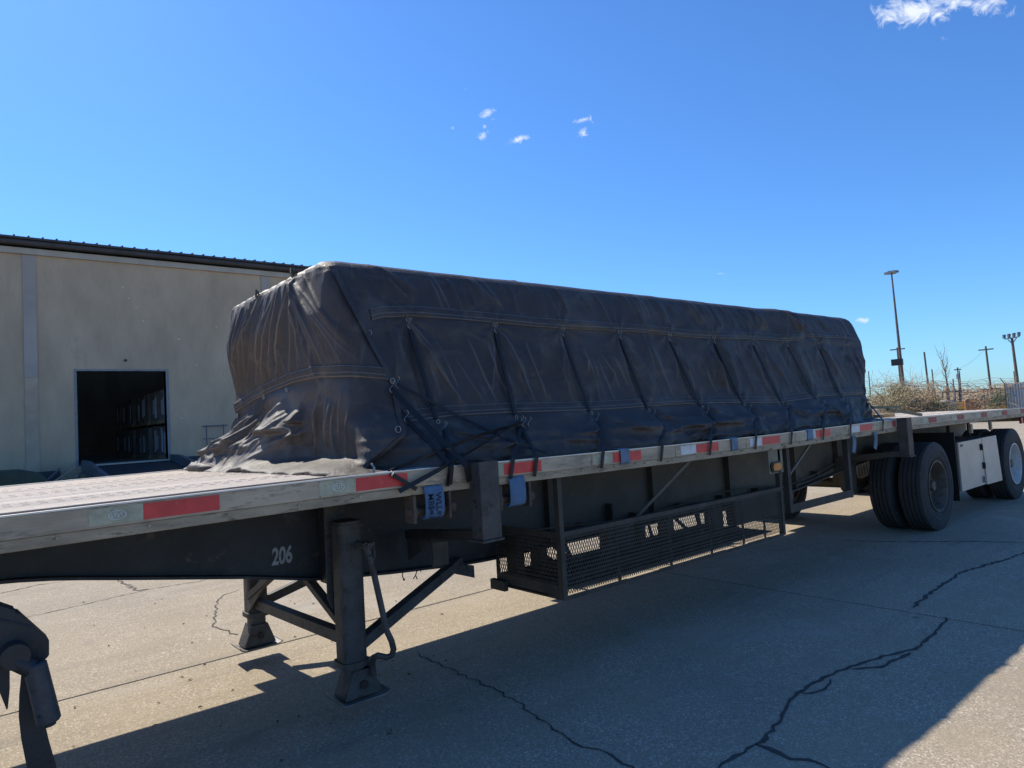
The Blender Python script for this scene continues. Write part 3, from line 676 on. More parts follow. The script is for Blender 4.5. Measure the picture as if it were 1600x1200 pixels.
for (xa_, xb_, hh) in ((837, 850, .2), (945, 987, .24), (996, 1004, .2), (1036, 1048, .22), (1109, 1125, .22), (1143, 1228, .24), (800, 815, .3)):
    A_ = onY(xa_, 850-(xa_-945)*.21, 3.60).x; B__ = onY(xb_, 850-(xb_-945)*.21, 3.60).x
    b = MB(); b.box(A_, B__, 3.56, 3.66, RZ0+.021, RZ0+.02+hh); tag_ = b.build('stored_block', MD_, rk, bevel=.01)
for (xa_, xb_, z_) in ((3.0, 4.2, .03), (3.6, 5.3, .055)):
    b = MB(); b.bar((xa_, 3.30+z_*2, RZ0+z_), (xb_, 3.42, RZ0+z_), .09, .035); b.build('stored_timber', MD_, rk)
rnd = random.Random(4)
for k in range(9):
    xa_ = rnd.uniform(2.95, 5.1); b = MB(); b.bar((xa_, 3.50, RZ0+.03), (xa_+rnd.uniform(-.18, .18), 3.64, RZ0+rnd.uniform(.16, .3)), .018, .03); b.build('loose_stick', MD_, rk)
b = MB(); b.box(RX0+.02, RX1-.02, RYb+.002, RYb+.008, RZ0+.0, RZ0+.075); b.build('back_kick_plate', M_RACK, rk)
# far-side rack
rack = MB()
rack.box(4.35, 4.39, YF-.06, YF-.02, .47, 1.2); rack.box(6.9, 6.94, YF-.06, YF-.02, .47, 1.2); rack.box(4.35, 6.94, YF-.062, YF-.02, .84, .87)
rack.box(4.35, 6.94, YF-.50, YF-.022, .462, .47)
rk2 = rack.build('storage_rack', M_RACK, tr)
for (xa_, xb_) in ((3.9, 4.90), (5.38, 6.55), (7.0, 7.50), (7.9, 8.5)):  # unseen plates added on the far rail to break up the lit ground strip
    b = MB(); b.box(xa_, xb_, YF-.02, YF-.012, 1.08, 1.20); b.build('far_shade_plate', M_RACK, tr)
# open frame behind the rack
fo = None
for (xa_, xb_) in ((5.60, 5.65), (6.76, 6.81)):
    b = MB(); b.box(xa_, xb_, 3.05, 3.058, .625, 1.205); b.box(xa_, xa_+.006, 3.0585, 3.10, .625, 1.205)
    o = b.build('frame_post', M_RACK, tr); fo = fo or o
b = MB(); b.box(5.652, 6.758, 3.05, 3.058, .63, .70); b.box(5.652, 6.758, 3.059, 3.12, .63, .638); b.build('bottom_rail', M_RACK, fo)
b = MB(); b.bar((6.08, 3.07, 1.20), (5.66, 3.09, .93), .018, .018); b.build('diagonal_strut', MATS['light_strut'], fo)
b = MB(); b.box(5.62, 5.65, 3.7, 5.3, .60, .68); b.box(6.77, 6.80, 3.66, 5.3, .58, .66); b.build('cross_tie', M_FRAME, fo)

# ---- wheels
def tyre_mesh(yc, R=.515, wd=.27):
    h = wd/2; P = [(.285, -h*.72), (.30, -h*.85), (.335, -h*.95), (.34, -h*.99), (.345, -h*.96), (.40, -h*1.02), (.404, -h*1.05), (.409, -h*1.02), (.43, -h*1.03), (.475, -h*.96), (.50, -h*.86)]
    # tread with grooves
    tw = h*.84; gr = 5; seq = []
    for i in range(gr):
        a = -tw+2*tw*(i)/gr; c = -tw+2*tw*(i+1)/gr
        seq += [(R, a+.006), (R, c-.006)]
        if i < gr-1: seq += [(R-.013, c-.005), (R-.013, c+.005)]
    P += [(R-.006, -h*.86)] + seq + [(R-.006, h*.86)]
    P += [(.50, h*.865), (.475, h*.96), (.43, h*1.02), (.36, h*1.0), (.30, h*.85), (.285, h*.72)]
    return P
def wheel(X, side, mrim, R=.515):
    # two tyres; side -1 near, +1 far
    outer_y = (3.005+.135) if side < 0 else (YF-.005-.135)
    inner_y = outer_y - side*.33
    w_ = None
    for nm, yc in (('outer', outer_y), ('inner', inner_y)):
        b = MB(); b.lathe(tyre_mesh(yc), (X, yc, R-.006), 56, 'y'); ty = b.build('wheel', M_TYRE, tr, smooth='auto')
        # rim: outer face is on the -Y side for near wheels
        s_ = side
        prof = [(.288, s_*.10), (.300, s_*.128), (.283, s_*.130), (.272, s_*.10), (.262, s_*.04), (.255, -s_*.02 if nm == 'outer' else s_*.06), (.19, -s_*.045 if nm == 'outer' else s_*.09), (.14, -s_*.03), (.12, -s_*.03)]
        b = MB(); b.lathe(prof, (X, yc, R-.006), 40, 'y'); b.lathe([(.288, -s_*.10), (.30, -s_*.128), (.27, -s_*.12), (.262, -s_*.02)], (X, yc, R-.006), 40, 'y'); rm = b.build('rim', mrim, ty, smooth='auto')
        if nm == 'outer':
            b = MB(); b.lathe([(0.001, s_*.085), (.055, s_*.085), (.062, s_*.07), (.064, 0), (.11, -s_*.01), (.12, -s_*.03)], (X, yc, R-.006), 24, 'y'); b.build('hub', M_RIMD, ty, smooth='auto')
            b = MB()
            for k in range(10):
                t = 2*math.pi*k/10; cx, cz = X+.143*math.cos(t), R-.006+.143*math.sin(t); b.tube([(cx, yc-s_*.035, cz), (cx, yc+s_*.0, cz)], .016, 6)
            b.build('wheel_nuts', M_RIMD, ty)
for X, m in ((8.93, M_RIMD), (12.02, M_RIMW)):
    for side in (-1, 1): wheel(X, side, m)
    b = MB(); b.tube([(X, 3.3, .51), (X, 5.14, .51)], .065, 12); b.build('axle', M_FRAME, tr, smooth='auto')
    for yc in (3.78, 4.66):
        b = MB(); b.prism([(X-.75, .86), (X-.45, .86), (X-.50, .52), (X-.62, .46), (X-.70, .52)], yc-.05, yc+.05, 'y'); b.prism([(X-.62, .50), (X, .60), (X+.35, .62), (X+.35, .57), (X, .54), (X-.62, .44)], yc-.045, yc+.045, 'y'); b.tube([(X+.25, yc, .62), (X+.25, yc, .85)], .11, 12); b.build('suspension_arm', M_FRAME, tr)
    b = MB(); b.tube([(X-.35, 4.0, .60), (X-.15, 4.0, .60)], .09, 12); b.tube([(X-.35, 4.45, .60), (X-.15, 4.45, .60)], .09, 12); b.build('brake_chamber', M_FRAME, tr)
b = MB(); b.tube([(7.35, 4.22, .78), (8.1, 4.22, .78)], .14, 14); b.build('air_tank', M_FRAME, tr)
b = MB(); b.tube([(7.0, 4.22, .55), (7.5, 4.1, .70), (8.0, 4.1, .60)], .03, 8); b.box(7.2, 7.9, 3.9, 4.5, .62, .66); b.build('tank_bracket', M_FRAME, tr)
# hose loops
for i in range(3):
    b = MB(); P = [(7.1+.4*t, 3.95+.1*i, .70-.14*math.sin(math.pi*t)) for t in np.linspace(0, 1, 9)]; b.tube(P, .012, 6); b.build('air_hose', M_BLACK, tr)
# ---- toolbox
b = MB(); b.box(9.83, 11.36, 3.075, 3.55, .345, .955); tb = b.build('toolbox', M_BOXD, tr, bevel=.006)
b = MB(); b.box(9.835, 10.735, 3.05, 3.0745, .34, .958); d1 = b.build('toolbox_door', M_BOX, tb, bevel=.004)
b = MB(); b.add([(10.75, 3.03, .335), (11.36, 3.02, .33), (11.36, 3.045, .33), (10.75, 3.055, .335), (10.74, 3.045, .962), (11.35, 3.045, .962), (11.35, 3.07, .962), (10.74, 3.07, .962)], [(0, 3, 2, 1), (4, 5, 6, 7), (0, 1, 5, 4), (1, 2, 6, 5), (2, 3, 7, 6), (3, 0, 4, 7)]); d2 = b.build('toolbox_door', M_BOX, tb, bevel=.004)
for (x, z, a) in ((10.66, .85, d1), (10.70, .60, d1), (10.66, .42, d1)):
    b = MB(); b.box(x-.035, x+.035, 3.04, 3.049, z-.045, z+.04); b.tube([(x, 3.035, z-.05), (x, 3.03, z-.02), (x, 3.03, z+.02), (x, 3.035, z+.03)], .012, 6); b.build('latch', M_BLACK if z > .5 else M_GALV, a)
b = MB(); b.box(9.9, 9.98, 3.044, 3.049, .90, .925); b.build('hinge_tab', M_BLACK, d1)
b = MB(); b.bar((10.3, 3.3, .957), (10.3, 3.3, 1.2), .04, .02); b.build('hanger', M_RACK, tb)
b = MB(); b.bar((11.1, 3.3, .957), (11.1, 3.3, 1.2), .04, .02); b.build('hanger', M_RACK, tb)
# mud flaps and rear lamps
b = MB(); b.box(9.62, 9.63, 3.02, 3.6, .25, 1.1); b.build('mud_flap', M_BLACK, tr)
b = MB(); b.box(12.715, 12.76, YN+.0, YF, 1.10, 1.30); b.build('rear_bumper', M_RAILLOW, tr)
for (x, z) in ((12.5, 1.12), (12.66, 1.12)):
    b = MB(); b.box(x-.05, x+.05, 3.0, 3.03, z-.05, z+.04); b.build('red_lamp', M_REDL, tr, bevel=.006)
# mid rail mount small bits on rear section
for x in (10.3, 11.1): 
    b = MB(); b.box(x-.03, x+.03, 3.02, 3.05, 1.05, 1.17); b.build('stake_pocket', M_RAILLOW, tr)

# ================================================================= TARP
z_l = np.array([1.318, 1.36, 1.46, 1.62, 1.72, 1.85, 2.0, 2.27, 2.44, 2.50, 2.54, 2.566, 2.587, 2.602, 2.610])
ynear = np.array([3.10, 3.10, 3.20, 3.345, 3.39, 3.44, 3.48, 3.56, 3.628, 3.655, 3.678, 3.705, 3.748, 3.81, 3.88])
xfron = np.array([1.44, 1.47, 1.56, 1.68, 1.735, 1.735, 1.72, 1.70, 1.705, 1.708, 1.715, 1.728, 1.752, 1.80, 1.87])
xback = np.array([8.20, 8.18, 8.13, 8.10, 8.15, 8.26, 8.38, 8.50, 8.53, 8.53, 8.52, 8.50, 8.47, 8.43, 8.38])
yfar = np.array([5.46, 5.45, 5.43, 5.41, 5.41, 5.41, 5.41, 5.41, 5.41, 5.41, 5.41, 5.40, 5.38, 5.34, 5.27])
UPX = [2.17, 2.84, 3.47, 4.10, 4.73, 5.38, 6.03, 6.69, 7.37, 8.02]
MDX = [2.18, 2.79, 3.48, 4.13, 4.80, 5.45, 6.10, 6.74, 7.34, 8.05]
RLX = [2.04, 2.47, 3.22, 3.82, 4.40, 5.03, 5.60, 6.18, 6.73, 7.48]
def zmap(z): return np.asarray(z, float)
def strapX(i, z): return np.interp(z, [1.25, 1.55, 2.19], [RLX[i], MDX[i], UPX[i]])
def flap_edge(z): return np.interp(z, [1.31, 1.43, 1.53, 1.67, 1.82, 1.97, 2.41, 2.6], [1.60, 1.78, 1.90, 1.96, 1.97, 1.92, 1.78, 1.72])
def folds(P, Q, L):
    """height and rubbed crest of a list of single creases; P runs along the face, Q is height"""
    d = np.zeros(np.shape(P)); r = np.zeros(np.shape(P))
    for (p0, q0, p1, q1, bow, h, w_, rub) in L:
        vert = abs(q1-q0) > abs(p1-p0)*.5
        if vert:
            t = (Q-q0)/(q1-q0); u = P-(p0+(p1-p0)*t+bow*np.sin(math.pi*np.clip(t, 0, 1)))
        else:
            t = (P-p0)/(p1-p0); u = Q-(q0+(q1-q0)*t+bow*np.sin(math.pi*np.clip(t, 0, 1)))
        tp = np.clip(t, 0, 1)*np.clip(1-t, 0, 1)*4; tp = np.where(tp > 0, tp, 0)**.45
        wt = w_*(.6+.4*tp)
        d += h*tp*np.exp(-(np.sqrt(u*u+(.2*wt)**2)-.2*wt)/(1.25*wt))
        r = np.maximum(r, rub*tp*np.exp(-(u/.0055)**2))
    return d, r
_r = random.Random(77)
FN_MID = []; FN_UP = []; FN_LOW = []; FF_UP = []; FF_LOW = []
for k in range(125):
    x = 1.95+6.5*_r.random(); za = _r.uniform(1.95, 2.24); zb = _r.uniform(1.62, min(1.9, za-.18)); ln = _r.gauss(.10, .13)*(za-zb)/.6
    FN_MID.append((x, za, x+ln, zb, _r.gauss(0, .02), _r.uniform(.006, .020), _r.uniform(.010, .035), _r.choice((0, .25, .5, .9))))
for i in range(10):      # creases running off each hook
    for k in range(3):
        ln = _r.uniform(-.16, .30); zb = _r.uniform(1.64, 1.95); FN_MID.append((UPX[i], 2.23, UPX[i]+ln, zb, _r.gauss(0, .015), _r.uniform(.008, .020), _r.uniform(.010, .022), _r.choice((.2, .5, .9))))
for k in range(95):
    x = 1.85+6.5*_r.random(); za = _r.uniform(2.50, 2.60); zb = _r.uniform(2.28, 2.40); ln = _r.gauss(.07, .05)
    FN_UP.append((x, za, x+ln, zb, _r.gauss(0, .008), _r.uniform(.006, .018), _r.uniform(.010, .028), _r.choice((0, .3, .6))))
FN_UP += [(6.78, 2.62, 7.04, 2.33, .02, .055, .045, .5), (6.98, 2.62, 7.05, 2.36, 0, .035, .03, .8), (2.02, 2.60, 2.28, 2.42, 0, .02, .03, .5)]
for i in range(10):
    for k in range(4):
        sgn = -1 if k % 2 else 1; FN_LOW.append((MDX[i], 1.585-.02*k, MDX[i]+sgn*_r.uniform(.18, .62), _r.uniform(1.36, 1.53), _r.gauss(-.02, .02), _r.uniform(.015, .040), _r.uniform(.012, .03), _r.choice((0, .3, .5))))
for k in range(9):
    x = 2.2+.72*k; FN_LOW.append((x-_r.uniform(.3, .8), _r.uniform(1.38, 1.46), x+_r.uniform(.3, .9), _r.uniform(1.38, 1.48), _r.uniform(.01, .05), _r.uniform(.03, .07), _r.uniform(.025, .05), .2))
for k in range(19):
    y0 = 4.12+1.2*(k+_r.random())/19; FF_UP.append((y0, _r.uniform(2.5, 2.58), min(5.30, y0+_r.uniform(.18, .50)), _r.uniform(1.82, 2.1), _r.uniform(-.07, .0), _r.uniform(.008, .024), _r.uniform(.008, .024), _r.choice((.2, .5, .9))))
for k in range(12):
    y1 = 3.40+.80*(k+.5)/12; FF_UP.append((4.20+_r.uniform(-.08, .05), 2.54, y1, _r.uniform(1.88, 2.0), _r.uniform(-.10, -.02), _r.uniform(.006, .016), _r.uniform(.010, .026), _r.choice((.2, .4, .7))))
for k in range(10):
    y0 = _r.uniform(3.5, 5.0); FF_UP.append((y0, _r.uniform(2.0, 2.3), y0+_r.uniform(-.15, .1), 1.93, 0, .008, .012, .3))
for k in range(30):
    y0 = 3.5+1.8*(k+_r.random())/30; FF_LOW.append((y0, _r.uniform(1.70, 1.82), y0+_r.uniform(-.02, .35 if y0 > 4.2 else .1), _r.uniform(1.37, 1.5), _r.gauss(0, .02), _r.uniform(.006, .028), _r.uniform(.008, .030), _r.choice((0, .3, .6))))
for k in range(12):
    y0 = _r.uniform(4.2, 5.3); FF_LOW.append((y0-_r.uniform(.1, .3), _r.uniform(1.42, 1.6), y0+_r.uniform(.1, .25), _r.uniform(1.40, 1.62), 0, _r.uniform(.006, .02), .018, 0))
def disp_near(X, z, cr=None):
    """outward (towards -Y) displacement of the long near side"""
    X = np.asarray(X, float); z = np.asarray(z, float)
    up = sstep(2.22, 2.34, z); mid = sstep(1.60, 1.68, z)*(1-sstep(2.2, 2.27, z)); low = 1-sstep(1.56, 1.66, z)
    edge = 1+0*z
    d = .012*fbm(X*1.1, z*1.3, 5, 3)
    # folds above the upper seam: fine, slanting to the rear as they fall
    fu, ru = folds(X, z, FN_UP); d += up*(fu-.004)
    d += up*.008*fbm(X*4, z*2, 12, 2)
    # long steep folds between the seams, gathered from the hooks
    lean = .10*np.sin(X*2.1)+.16
    fm, rm = folds(X, z, FN_MID); d += mid*(fm-.008+.014*fbm((X+z*.15)*3.2, z*1.1, 21, 2))
    if cr is not None: cr.append(up*ru+mid*rm*(1-.7*sstep(0, .5, vnoise(X*3, z*5, 26))))
    # slack skirt below the lower seam: fat horizontal billows and creases
    fl, rl = folds(X, z, FN_LOW)
    d += low*(fl+.045*fbm(X*1.6, z*3.5, 35, 3)+.010)
    # straps press it in
    for i in range(10):
        sx = strapX(i, z); dx = X-sx
        d = d*(1-.85*mid*np.exp(-(dx/.05)**2))
        d -= (.022*mid+.018*low)*np.exp(-(dx/.035)**2)
        d += .008*(mid+low)*np.exp(-((np.abs(dx)-.09)/.04)**2)
        # puckers fanning out of each hook on the seams
        for zh, xh in ((2.22, UPX[i]), (1.60, MDX[i])):
            r_ = np.sqrt((X-xh)**2+(z-zh)**2)+1e-4; th = np.arctan2(X-xh, zh-z)
            d += .009*np.exp(-r_/.22)*np.cos(th*9+i)*sstep(.02, .08, r_)
    # the fold by the rear, where the top sheet overlaps
    d += .045*np.exp(-((X-7.0-(z-2.4)*.35)/.10)**2)*sstep(2.1, 2.5, z)
    d += .03*np.exp(-((X-6.75)/.12)**2)*up
    d -= np.clip(3.345-np.interp(z, z_l, ynear), 0, 1)*.96*sstep(1.32, 1.37, z)*(1-sstep(1.75, 2.0, X))
    d -= np.clip(3.37-np.interp(z, z_l, ynear), 0, 1)*.9*sstep(1.32, 1.36, z)*sstep(7.0, 7.9, X)
    # front flap overlapping the corner
    fe = flap_edge(z); d += .026*(1-sstep(-.012, .012, X-fe))
    d += .012*np.exp(-((X-fe+.05)/.03)**2) + .014*ridge((X-fe)*7+z*.7, z*1.3, 44, 3)*(1-sstep(0, .05, X-fe))
    return d
def disp_front(Y, z, cr=None):
    """outward (towards -X) displacement of the front end: folds fan down from the tie point on its top edge"""
    Y = np.asarray(Y, float); z = np.asarray(z, float)
    ty, tz = 4.18, 2.76
    r_ = np.sqrt((Y-ty)**2+(tz-z)**2); th = np.arctan2(Y-ty, tz-z)
    up = sstep(1.80, 1.90, z); low = 1-up
    f = .35+.65*sstep(.2, .8, r_)
    left = sstep(-.25, .20, th)
    wob = .16*vnoise(Y*2.3, z*1.7, 51)+.05*vnoise(Y*7, z*4, 56)
    fu, ru = folds(Y, z, FF_UP); fl, rl = folds(Y, z, FF_LOW)
    d = up*fu+low*fl*1.25+up*.010*fbm(Y*3+z*2, z*1.5, 52, 2)
    if cr is not None: cr.append(up*ru+low*(rl*.8+.30+.30*fbm(Y*2.5, z*4, 90, 3)))  # front: worn creases, with sunlit streaks and pale lower skirt put into the colour
    d += .005*fbm(Y*1.4, z*1.6, 55, 3)
    d += .022*np.exp(-((th+.30+.1*(r_-.5))/.03)**2)*up*sstep(.1, .4, r_)
    d += .016*np.exp(-((th+.75)/.025)**2)*up*sstep(.1, .4, r_)
    d += .006*np.sin(Y*40)*sstep(2.42, 2.55, z)
    d += .035*np.exp(-((z-2.25)/.22)**2)*sstep(4.15, 4.7, Y)*up
    nearw = 1-sstep(3.95, 4.45, Y)
    flare = 1.735-np.interp(z, z_l, xfron)
    am = low*(1-.75*nearw)
    d += am*(.045*fbm(Y*1.6+z*.6, z*1.6, 61, 2)+.014*ridge(Y*3.6-z*2.4, z*3.0, 62, 3.0)-.008)
    d += low*.018*fbm(Y*1.3+3, z*2, 66, 2)*nearw
    d -= nearw*low*flare*sstep(1.35, 1.42, z)*.92
    d += low*.09*sstep(1.62, 1.34, z)*sstep(4.2, 5.4, Y)
    # three tongues of slack under the band that stand out into the light
    for (ya, za, yb, zb, wb_, h) in ((4.36, 1.84, 4.36, 1.60, .15, .10), (4.10, 1.79, 4.12, 1.64, .075, .07), (4.52, 1.86, 4.98, 1.50, .07, .09), (4.80, 1.82, 5.25, 1.48, .06, .07)):
        t = (za-z)/(za-zb); yc = ya+(yb-ya)*t; wl = np.maximum(wb_*np.clip(t, 0, 1.2), .006)
        d += h*np.clip(t, 0, 1)**1.2*(1-sstep(1.0, 1.16, t))*np.exp(-(np.abs(Y-yc)/wl)**3)*(1+.25*vnoise(Y*14, z*12, 77))
    hc = 1.352-.014*np.sin(Y*7)-.012*vnoise(Y*11, 0*Y, 78)
    d += (.040-.008*nearw)*(1+.45*vnoise(Y*15, z*22, 79))*np.exp(-((z-hc)/(.024+.008*vnoise(Y*6, 0*Y, 80)))**2)
    d += .010*np.exp(-((z-hc)/.05)**2)*ridge(Y*16+z*9, z*12, 76, 2)
    return d
def seg_pts():
    L = []
    nn = 700
    for i in range(nn): L.append(('n', i/nn))
    for i in range(10): L.append(('c1', i/10))
    for i in range(60): L.append(('b', i/60))
    for i in range(6): L.append(('c2', i/6))
    for i in range(140): L.append(('f', i/140))
    for i in range(8): L.append(('c3', i/8))
    for i in range(330): L.append(('r', i/330))
    for i in range(36): L.append(('c4', i/36))
    return L
SEG = seg_pts()
RC0 = .055
SEGN = np.array([(0, -1) if q == 'n' else (1, 0) if q == 'b' else (0, 1) if q == 'f' else (-1, 0) if q == 'r' else
                 (math.cos(math.radians({'c1': -90, 'c2': 0, 'c3': 90, 'c4': 180}[q]+90*t)), math.sin(math.radians({'c1': -90, 'c2': 0, 'c3': 90, 'c4': 180}[q]+90*t))) for q, t in SEG])
SK = np.array([{'n': 0, 'c1': 1, 'b': 2, 'c2': 3, 'f': 4, 'c3': 5, 'r': 6, 'c4': 7}[q] for q, t in SEG]); ST = np.array([t for q, t in SEG])
def ring(z, extra=0.0, sel=None):
    """points of the cloth at height z (one value, or one per point of the loop)"""
    idx = np.arange(len(SEG)) if sel is None else sel
    k = SK[idx]; t = ST[idx]; Nn = SEGN[idx]; zz = np.maximum(np.broadcast_to(np.asarray(z, float), k.shape), 1.318)
    x0 = np.interp(zz, z_l, xfron); x1 = np.interp(zz, z_l, xback); y0 = np.interp(zz, z_l, ynear); y1 = np.interp(zz, z_l, yfar)
    y0e = y0+np.clip(3.37-y0, 0, 1)*.9
    r4 = np.interp(zz, [1.32, 1.5, 2.0, 2.4, 2.6], [.20, .22, .20, .14, .10]); rc = RC0
    X = np.select([k == 0, k == 1, k == 2, k == 3, k == 4, k == 5, k == 6], [x0+r4+(x1-x0-rc-r4)*t**1.45, x1-rc+rc*Nn[:, 0], x1, x1-rc+rc*Nn[:, 0], x1-rc-(x1-x0-2*rc)*t, x0+rc+rc*Nn[:, 0], x0], x0+r4+r4*Nn[:, 0])
    Y = np.select([k == 0, k == 1, k == 2, k == 3, k == 4, k == 5, k == 6], [y0, y0e+rc+rc*Nn[:, 1], y0e+rc+(y1-y0e-2*rc)*t, y1-rc+rc*Nn[:, 1], y1, y1-rc+rc*Nn[:, 1], y1-rc-(y1-y0-rc-r4)*t], y0+r4+r4*Nn[:, 1])
    wn = np.clip(-Nn[:, 1], 0, 1)**2; wf = np.clip(-Nn[:, 0], 0, 1)**2; wb = np.clip(Nn[:, 0], 0, 1)**2; wo = np.clip(Nn[:, 1], 0, 1)**2
    cn = []; cf = []
    dn = disp_near(X, zz, cn); dn = np.where(k == 1, np.clip(dn, -.01, .03), dn)
    d = wn*dn + wf*disp_front(Y, zz, cf) + wb*(.04*ridge(Y*3, zz*1.5, 71, 2.5)+.02*fbm(Y*2, zz*2, 72)) + wo*(.02*ridge(X*3, zz, 73, 2.5)) + extra
    global CREST; CREST = wn*cn[0]+wf*cf[0]
    return np.c_[X+Nn[:, 0]*d, Y+Nn[:, 1]*d, zz]
def tarp_top_z(X, Y):
    return 2.612+.016*fbm(X*1.3, Y*2.0, 81, 3)+.012*ridge(X*2.2+Y, Y*2, 82, 3)+.007*ridge(X*7, Y*3.0, 83, 3) + .012*np.exp(-((X-6.9)/.15)**2) - .012*sstep(2, 8, X)
rows = []; crest = []
zs = list(np.r_[np.linspace(1.322, 1.62, 44), np.linspace(1.628, 2.5, 92), np.linspace(2.507, 2.610, 20)])
for z in zs:
    P = ring(z); crest.append(CREST)
    # hem rides up and down on the deck
    if z < 1.40:
        k = (1.40-z)/.08
        hem = .014*vnoise(P[:, 0]*3.1, P[:, 1]*4.0, 91)+.010*vnoise(P[:, 0]*9, P[:, 1]*9, 92)
        P[:, 2] += k*np.clip(hem, -.02, .03)
    rows.append(P)
# shoulder and top
Pe = rows[-1].copy(); cx0, cx1, cyc = 2.5, 7.6, 4.52
for k, t in enumerate([.012, .03, .055, .09, .14, .2, .3, .42, .56, .7, .85, 1.0]):
    tx = np.clip(Pe[:, 0], cx0, cx1); ty = np.full_like(tx, cyc)
    X = Pe[:, 0]*(1-t)+tx*t; Y = Pe[:, 1]*(1-t)+ty*t
    tz = tarp_top_z(X, Y); f = 1-(1-min(1, t/.09))**2
    Z = Pe[:, 2]*(1-f)+tz*f
    rows.append(np.c_[X, Y, Z]); crest.append(0*X)
V = np.concatenate(rows); nU = len(SEG); nV = len(rows)
idx = np.arange(nU*nV).reshape(nV, nU)
a = idx[:-1, :]; bq = np.roll(idx, -1, axis=1)[:-1, :]; c_ = np.roll(idx, -1, axis=1)[1:, :]; d_ = idx[1:, :]
Fq = np.stack([a, bq, c_, d_], -1).reshape(-1, 4)
def fast_mesh(name, V, Fq, m, parent=None, uv=None):
    me = bpy.data.meshes.new(name); me.vertices.add(len(V)); me.vertices.foreach_set('co', np.asarray(V, np.float32).ravel())
    me.loops.add(Fq.size); me.loops.foreach_set('vertex_index', Fq.astype(np.int32).ravel()); me.polygons.add(len(Fq)); me.polygons.foreach_set('loop_start', np.arange(0, Fq.size, 4, dtype=np.int32))
    me.update(calc_edges=True); me.validate(); me.polygons.foreach_set('use_smooth', np.ones(len(me.polygons), bool)); me.materials.append(m)
    if uv is not None:
        ul = me.uv_layers.new(name='UVMap'); ul.data.foreach_set('uv', uv[Fq.ravel()].astype(np.float32).ravel())
    o = bpy.data.objects.new(name, me); C.objects.link(o)
    if parent: put(o, parent)
    return o
def tarp_material(name='tarp_vinyl', band=False):
    m = bpy.data.materials.new(name); m.use_nodes = True; t = m.node_tree; b = t.nodes['Principled BSDF']; b.inputs['Specular IOR Level'].default_value = .4
    g = N(t, 'ShaderNodeNewGeometry'); P = g.outputs['Position']
    def noise(s, d=6, ro=.6, st=(1, 1, 1), dist=0):
        mp = N(t, 'ShaderNodeMapping'); mp.inputs['Scale'].default_value = st; t.links.new(P, mp.inputs[0])
        n = N(t, 'ShaderNodeTexNoise'); n.inputs['Scale'].default_value = s; n.inputs['Detail'].default_value = d; n.inputs['Roughness'].default_value = ro; n.inputs['Distortion'].default_value = dist; t.links.new(mp.outputs[0], n.inputs['Vector']); return n.outputs[0]
    def rng(v, a, b_, c=0, d=1):
        r = N(t, 'ShaderNodeMapRange'); r.inputs[1].default_value = a; r.inputs[2].default_value = b_; r.inputs[3].default_value = c; r.inputs[4].default_value = d; t.links.new(v, r.inputs[0]); return r.outputs[0]
    def mix(f, a, b_):
        x = N(t, 'ShaderNodeMix', data_type='RGBA'); t.links.new(f, x.inputs[0])
        for i, v in ((6, a), (7, b_)):
            if isinstance(v, tuple): x.inputs[i].default_value = (*v, 1)
            else: t.links.new(v, x.inputs[i])
        return x.outputs[2]
    col = mix(rng(noise(1.6, 7), .35, .68), (.040, .031, .028), (.058, .046, .041))
    col = mix(rng(noise(3.5, 8, .68, (1, 1, 1.6), .8), .53, .75, 0, .8), col, (.115, .097, .080))       # dust
    col = mix(rng(noise(9, 9, .75, (1, 1, .5), 1.5), .66, .72, 0, .5), col, (.14, .125, .105))      # scuffs
    col = mix(rng(noise(2.2, 6, .6, (1, 1, 1), .5), .60, .78, 0, .45), col, (.10, .078, .058))      # brown stains
    col = mix(rng(noise(11, 6, .6, (1, 1, .12), .3), .60, .74, 0, .35), col, (.16, .14, .12))
    ab = N(t, 'ShaderNodeAttribute', attribute_name='rubbed_sunlit'); col = mix(rng(ab.outputs['Fac'], .05, .9, 0, .70), col, (.20, .175, .15))   # wear along the fold crests, plus the front's sunlit tone put into colour   # rubbed streaks running down the cloth
    if band:
        uv = N(t, 'ShaderNodeTexCoord'); sp = N(t, 'ShaderNodeSeparateXYZ'); t.links.new(uv.outputs['UV'], sp.inputs[0])
        def stitch(c):
            s_ = N(t, 'ShaderNodeMath', operation='SUBTRACT'); t.links.new(sp.outputs[1], s_.inputs[0]); s_.inputs[1].default_value = c
            ab = N(t, 'ShaderNodeMath', operation='ABSOLUTE'); t.links.new(s_.outputs[0], ab.inputs[0])
            return rng(ab.outputs[0], .015, .035, .75, 0)
        for c in (.10, .40, .90): col = mix(stitch(c), col, (.19, .165, .14))
    t.links.new(col, b.inputs['Base Color'])
    r = rng(noise(6, 5), .3, .7, .50, .66); t.links.new(r, b.inputs['Roughness'])
    bp = N(t, 'ShaderNodeBump'); bp.inputs['Strength'].default_value = .55; bp.inputs['Distance'].default_value = .012; t.links.new(noise(19, 8, .68, (1.6, 1.4, .40), .7), bp.inputs['Height'])
    bp2 = N(t, 'ShaderNodeBump'); bp2.inputs['Strength'].default_value = .15; bp2.inputs['Distance'].default_value = .003; t.links.new(noise(120, 3), bp2.inputs['Height']); t.links.new(bp.outputs[0], bp2.inputs['Normal'])
    t.links.new(bp2.outputs[0], b.inputs['Normal'])
    return m
M_TARP = tarp_material(); M_BAND = tarp_material('tarp_band', True)
tarp = thing('tarpaulin', 'dusted black tarpaulin strapped over the long load on the trailer deck', 'tarpaulin', (5, 4.2, 1.33))
sheet = fast_mesh('sheet', V, Fq, M_TARP, tarp)
at_ = sheet.data.attributes.new('rubbed_sunlit', 'FLOAT', 'POINT'); at_.data.foreach_set('value', np.clip(np.concatenate(crest), 0, 1).astype(np.float32))
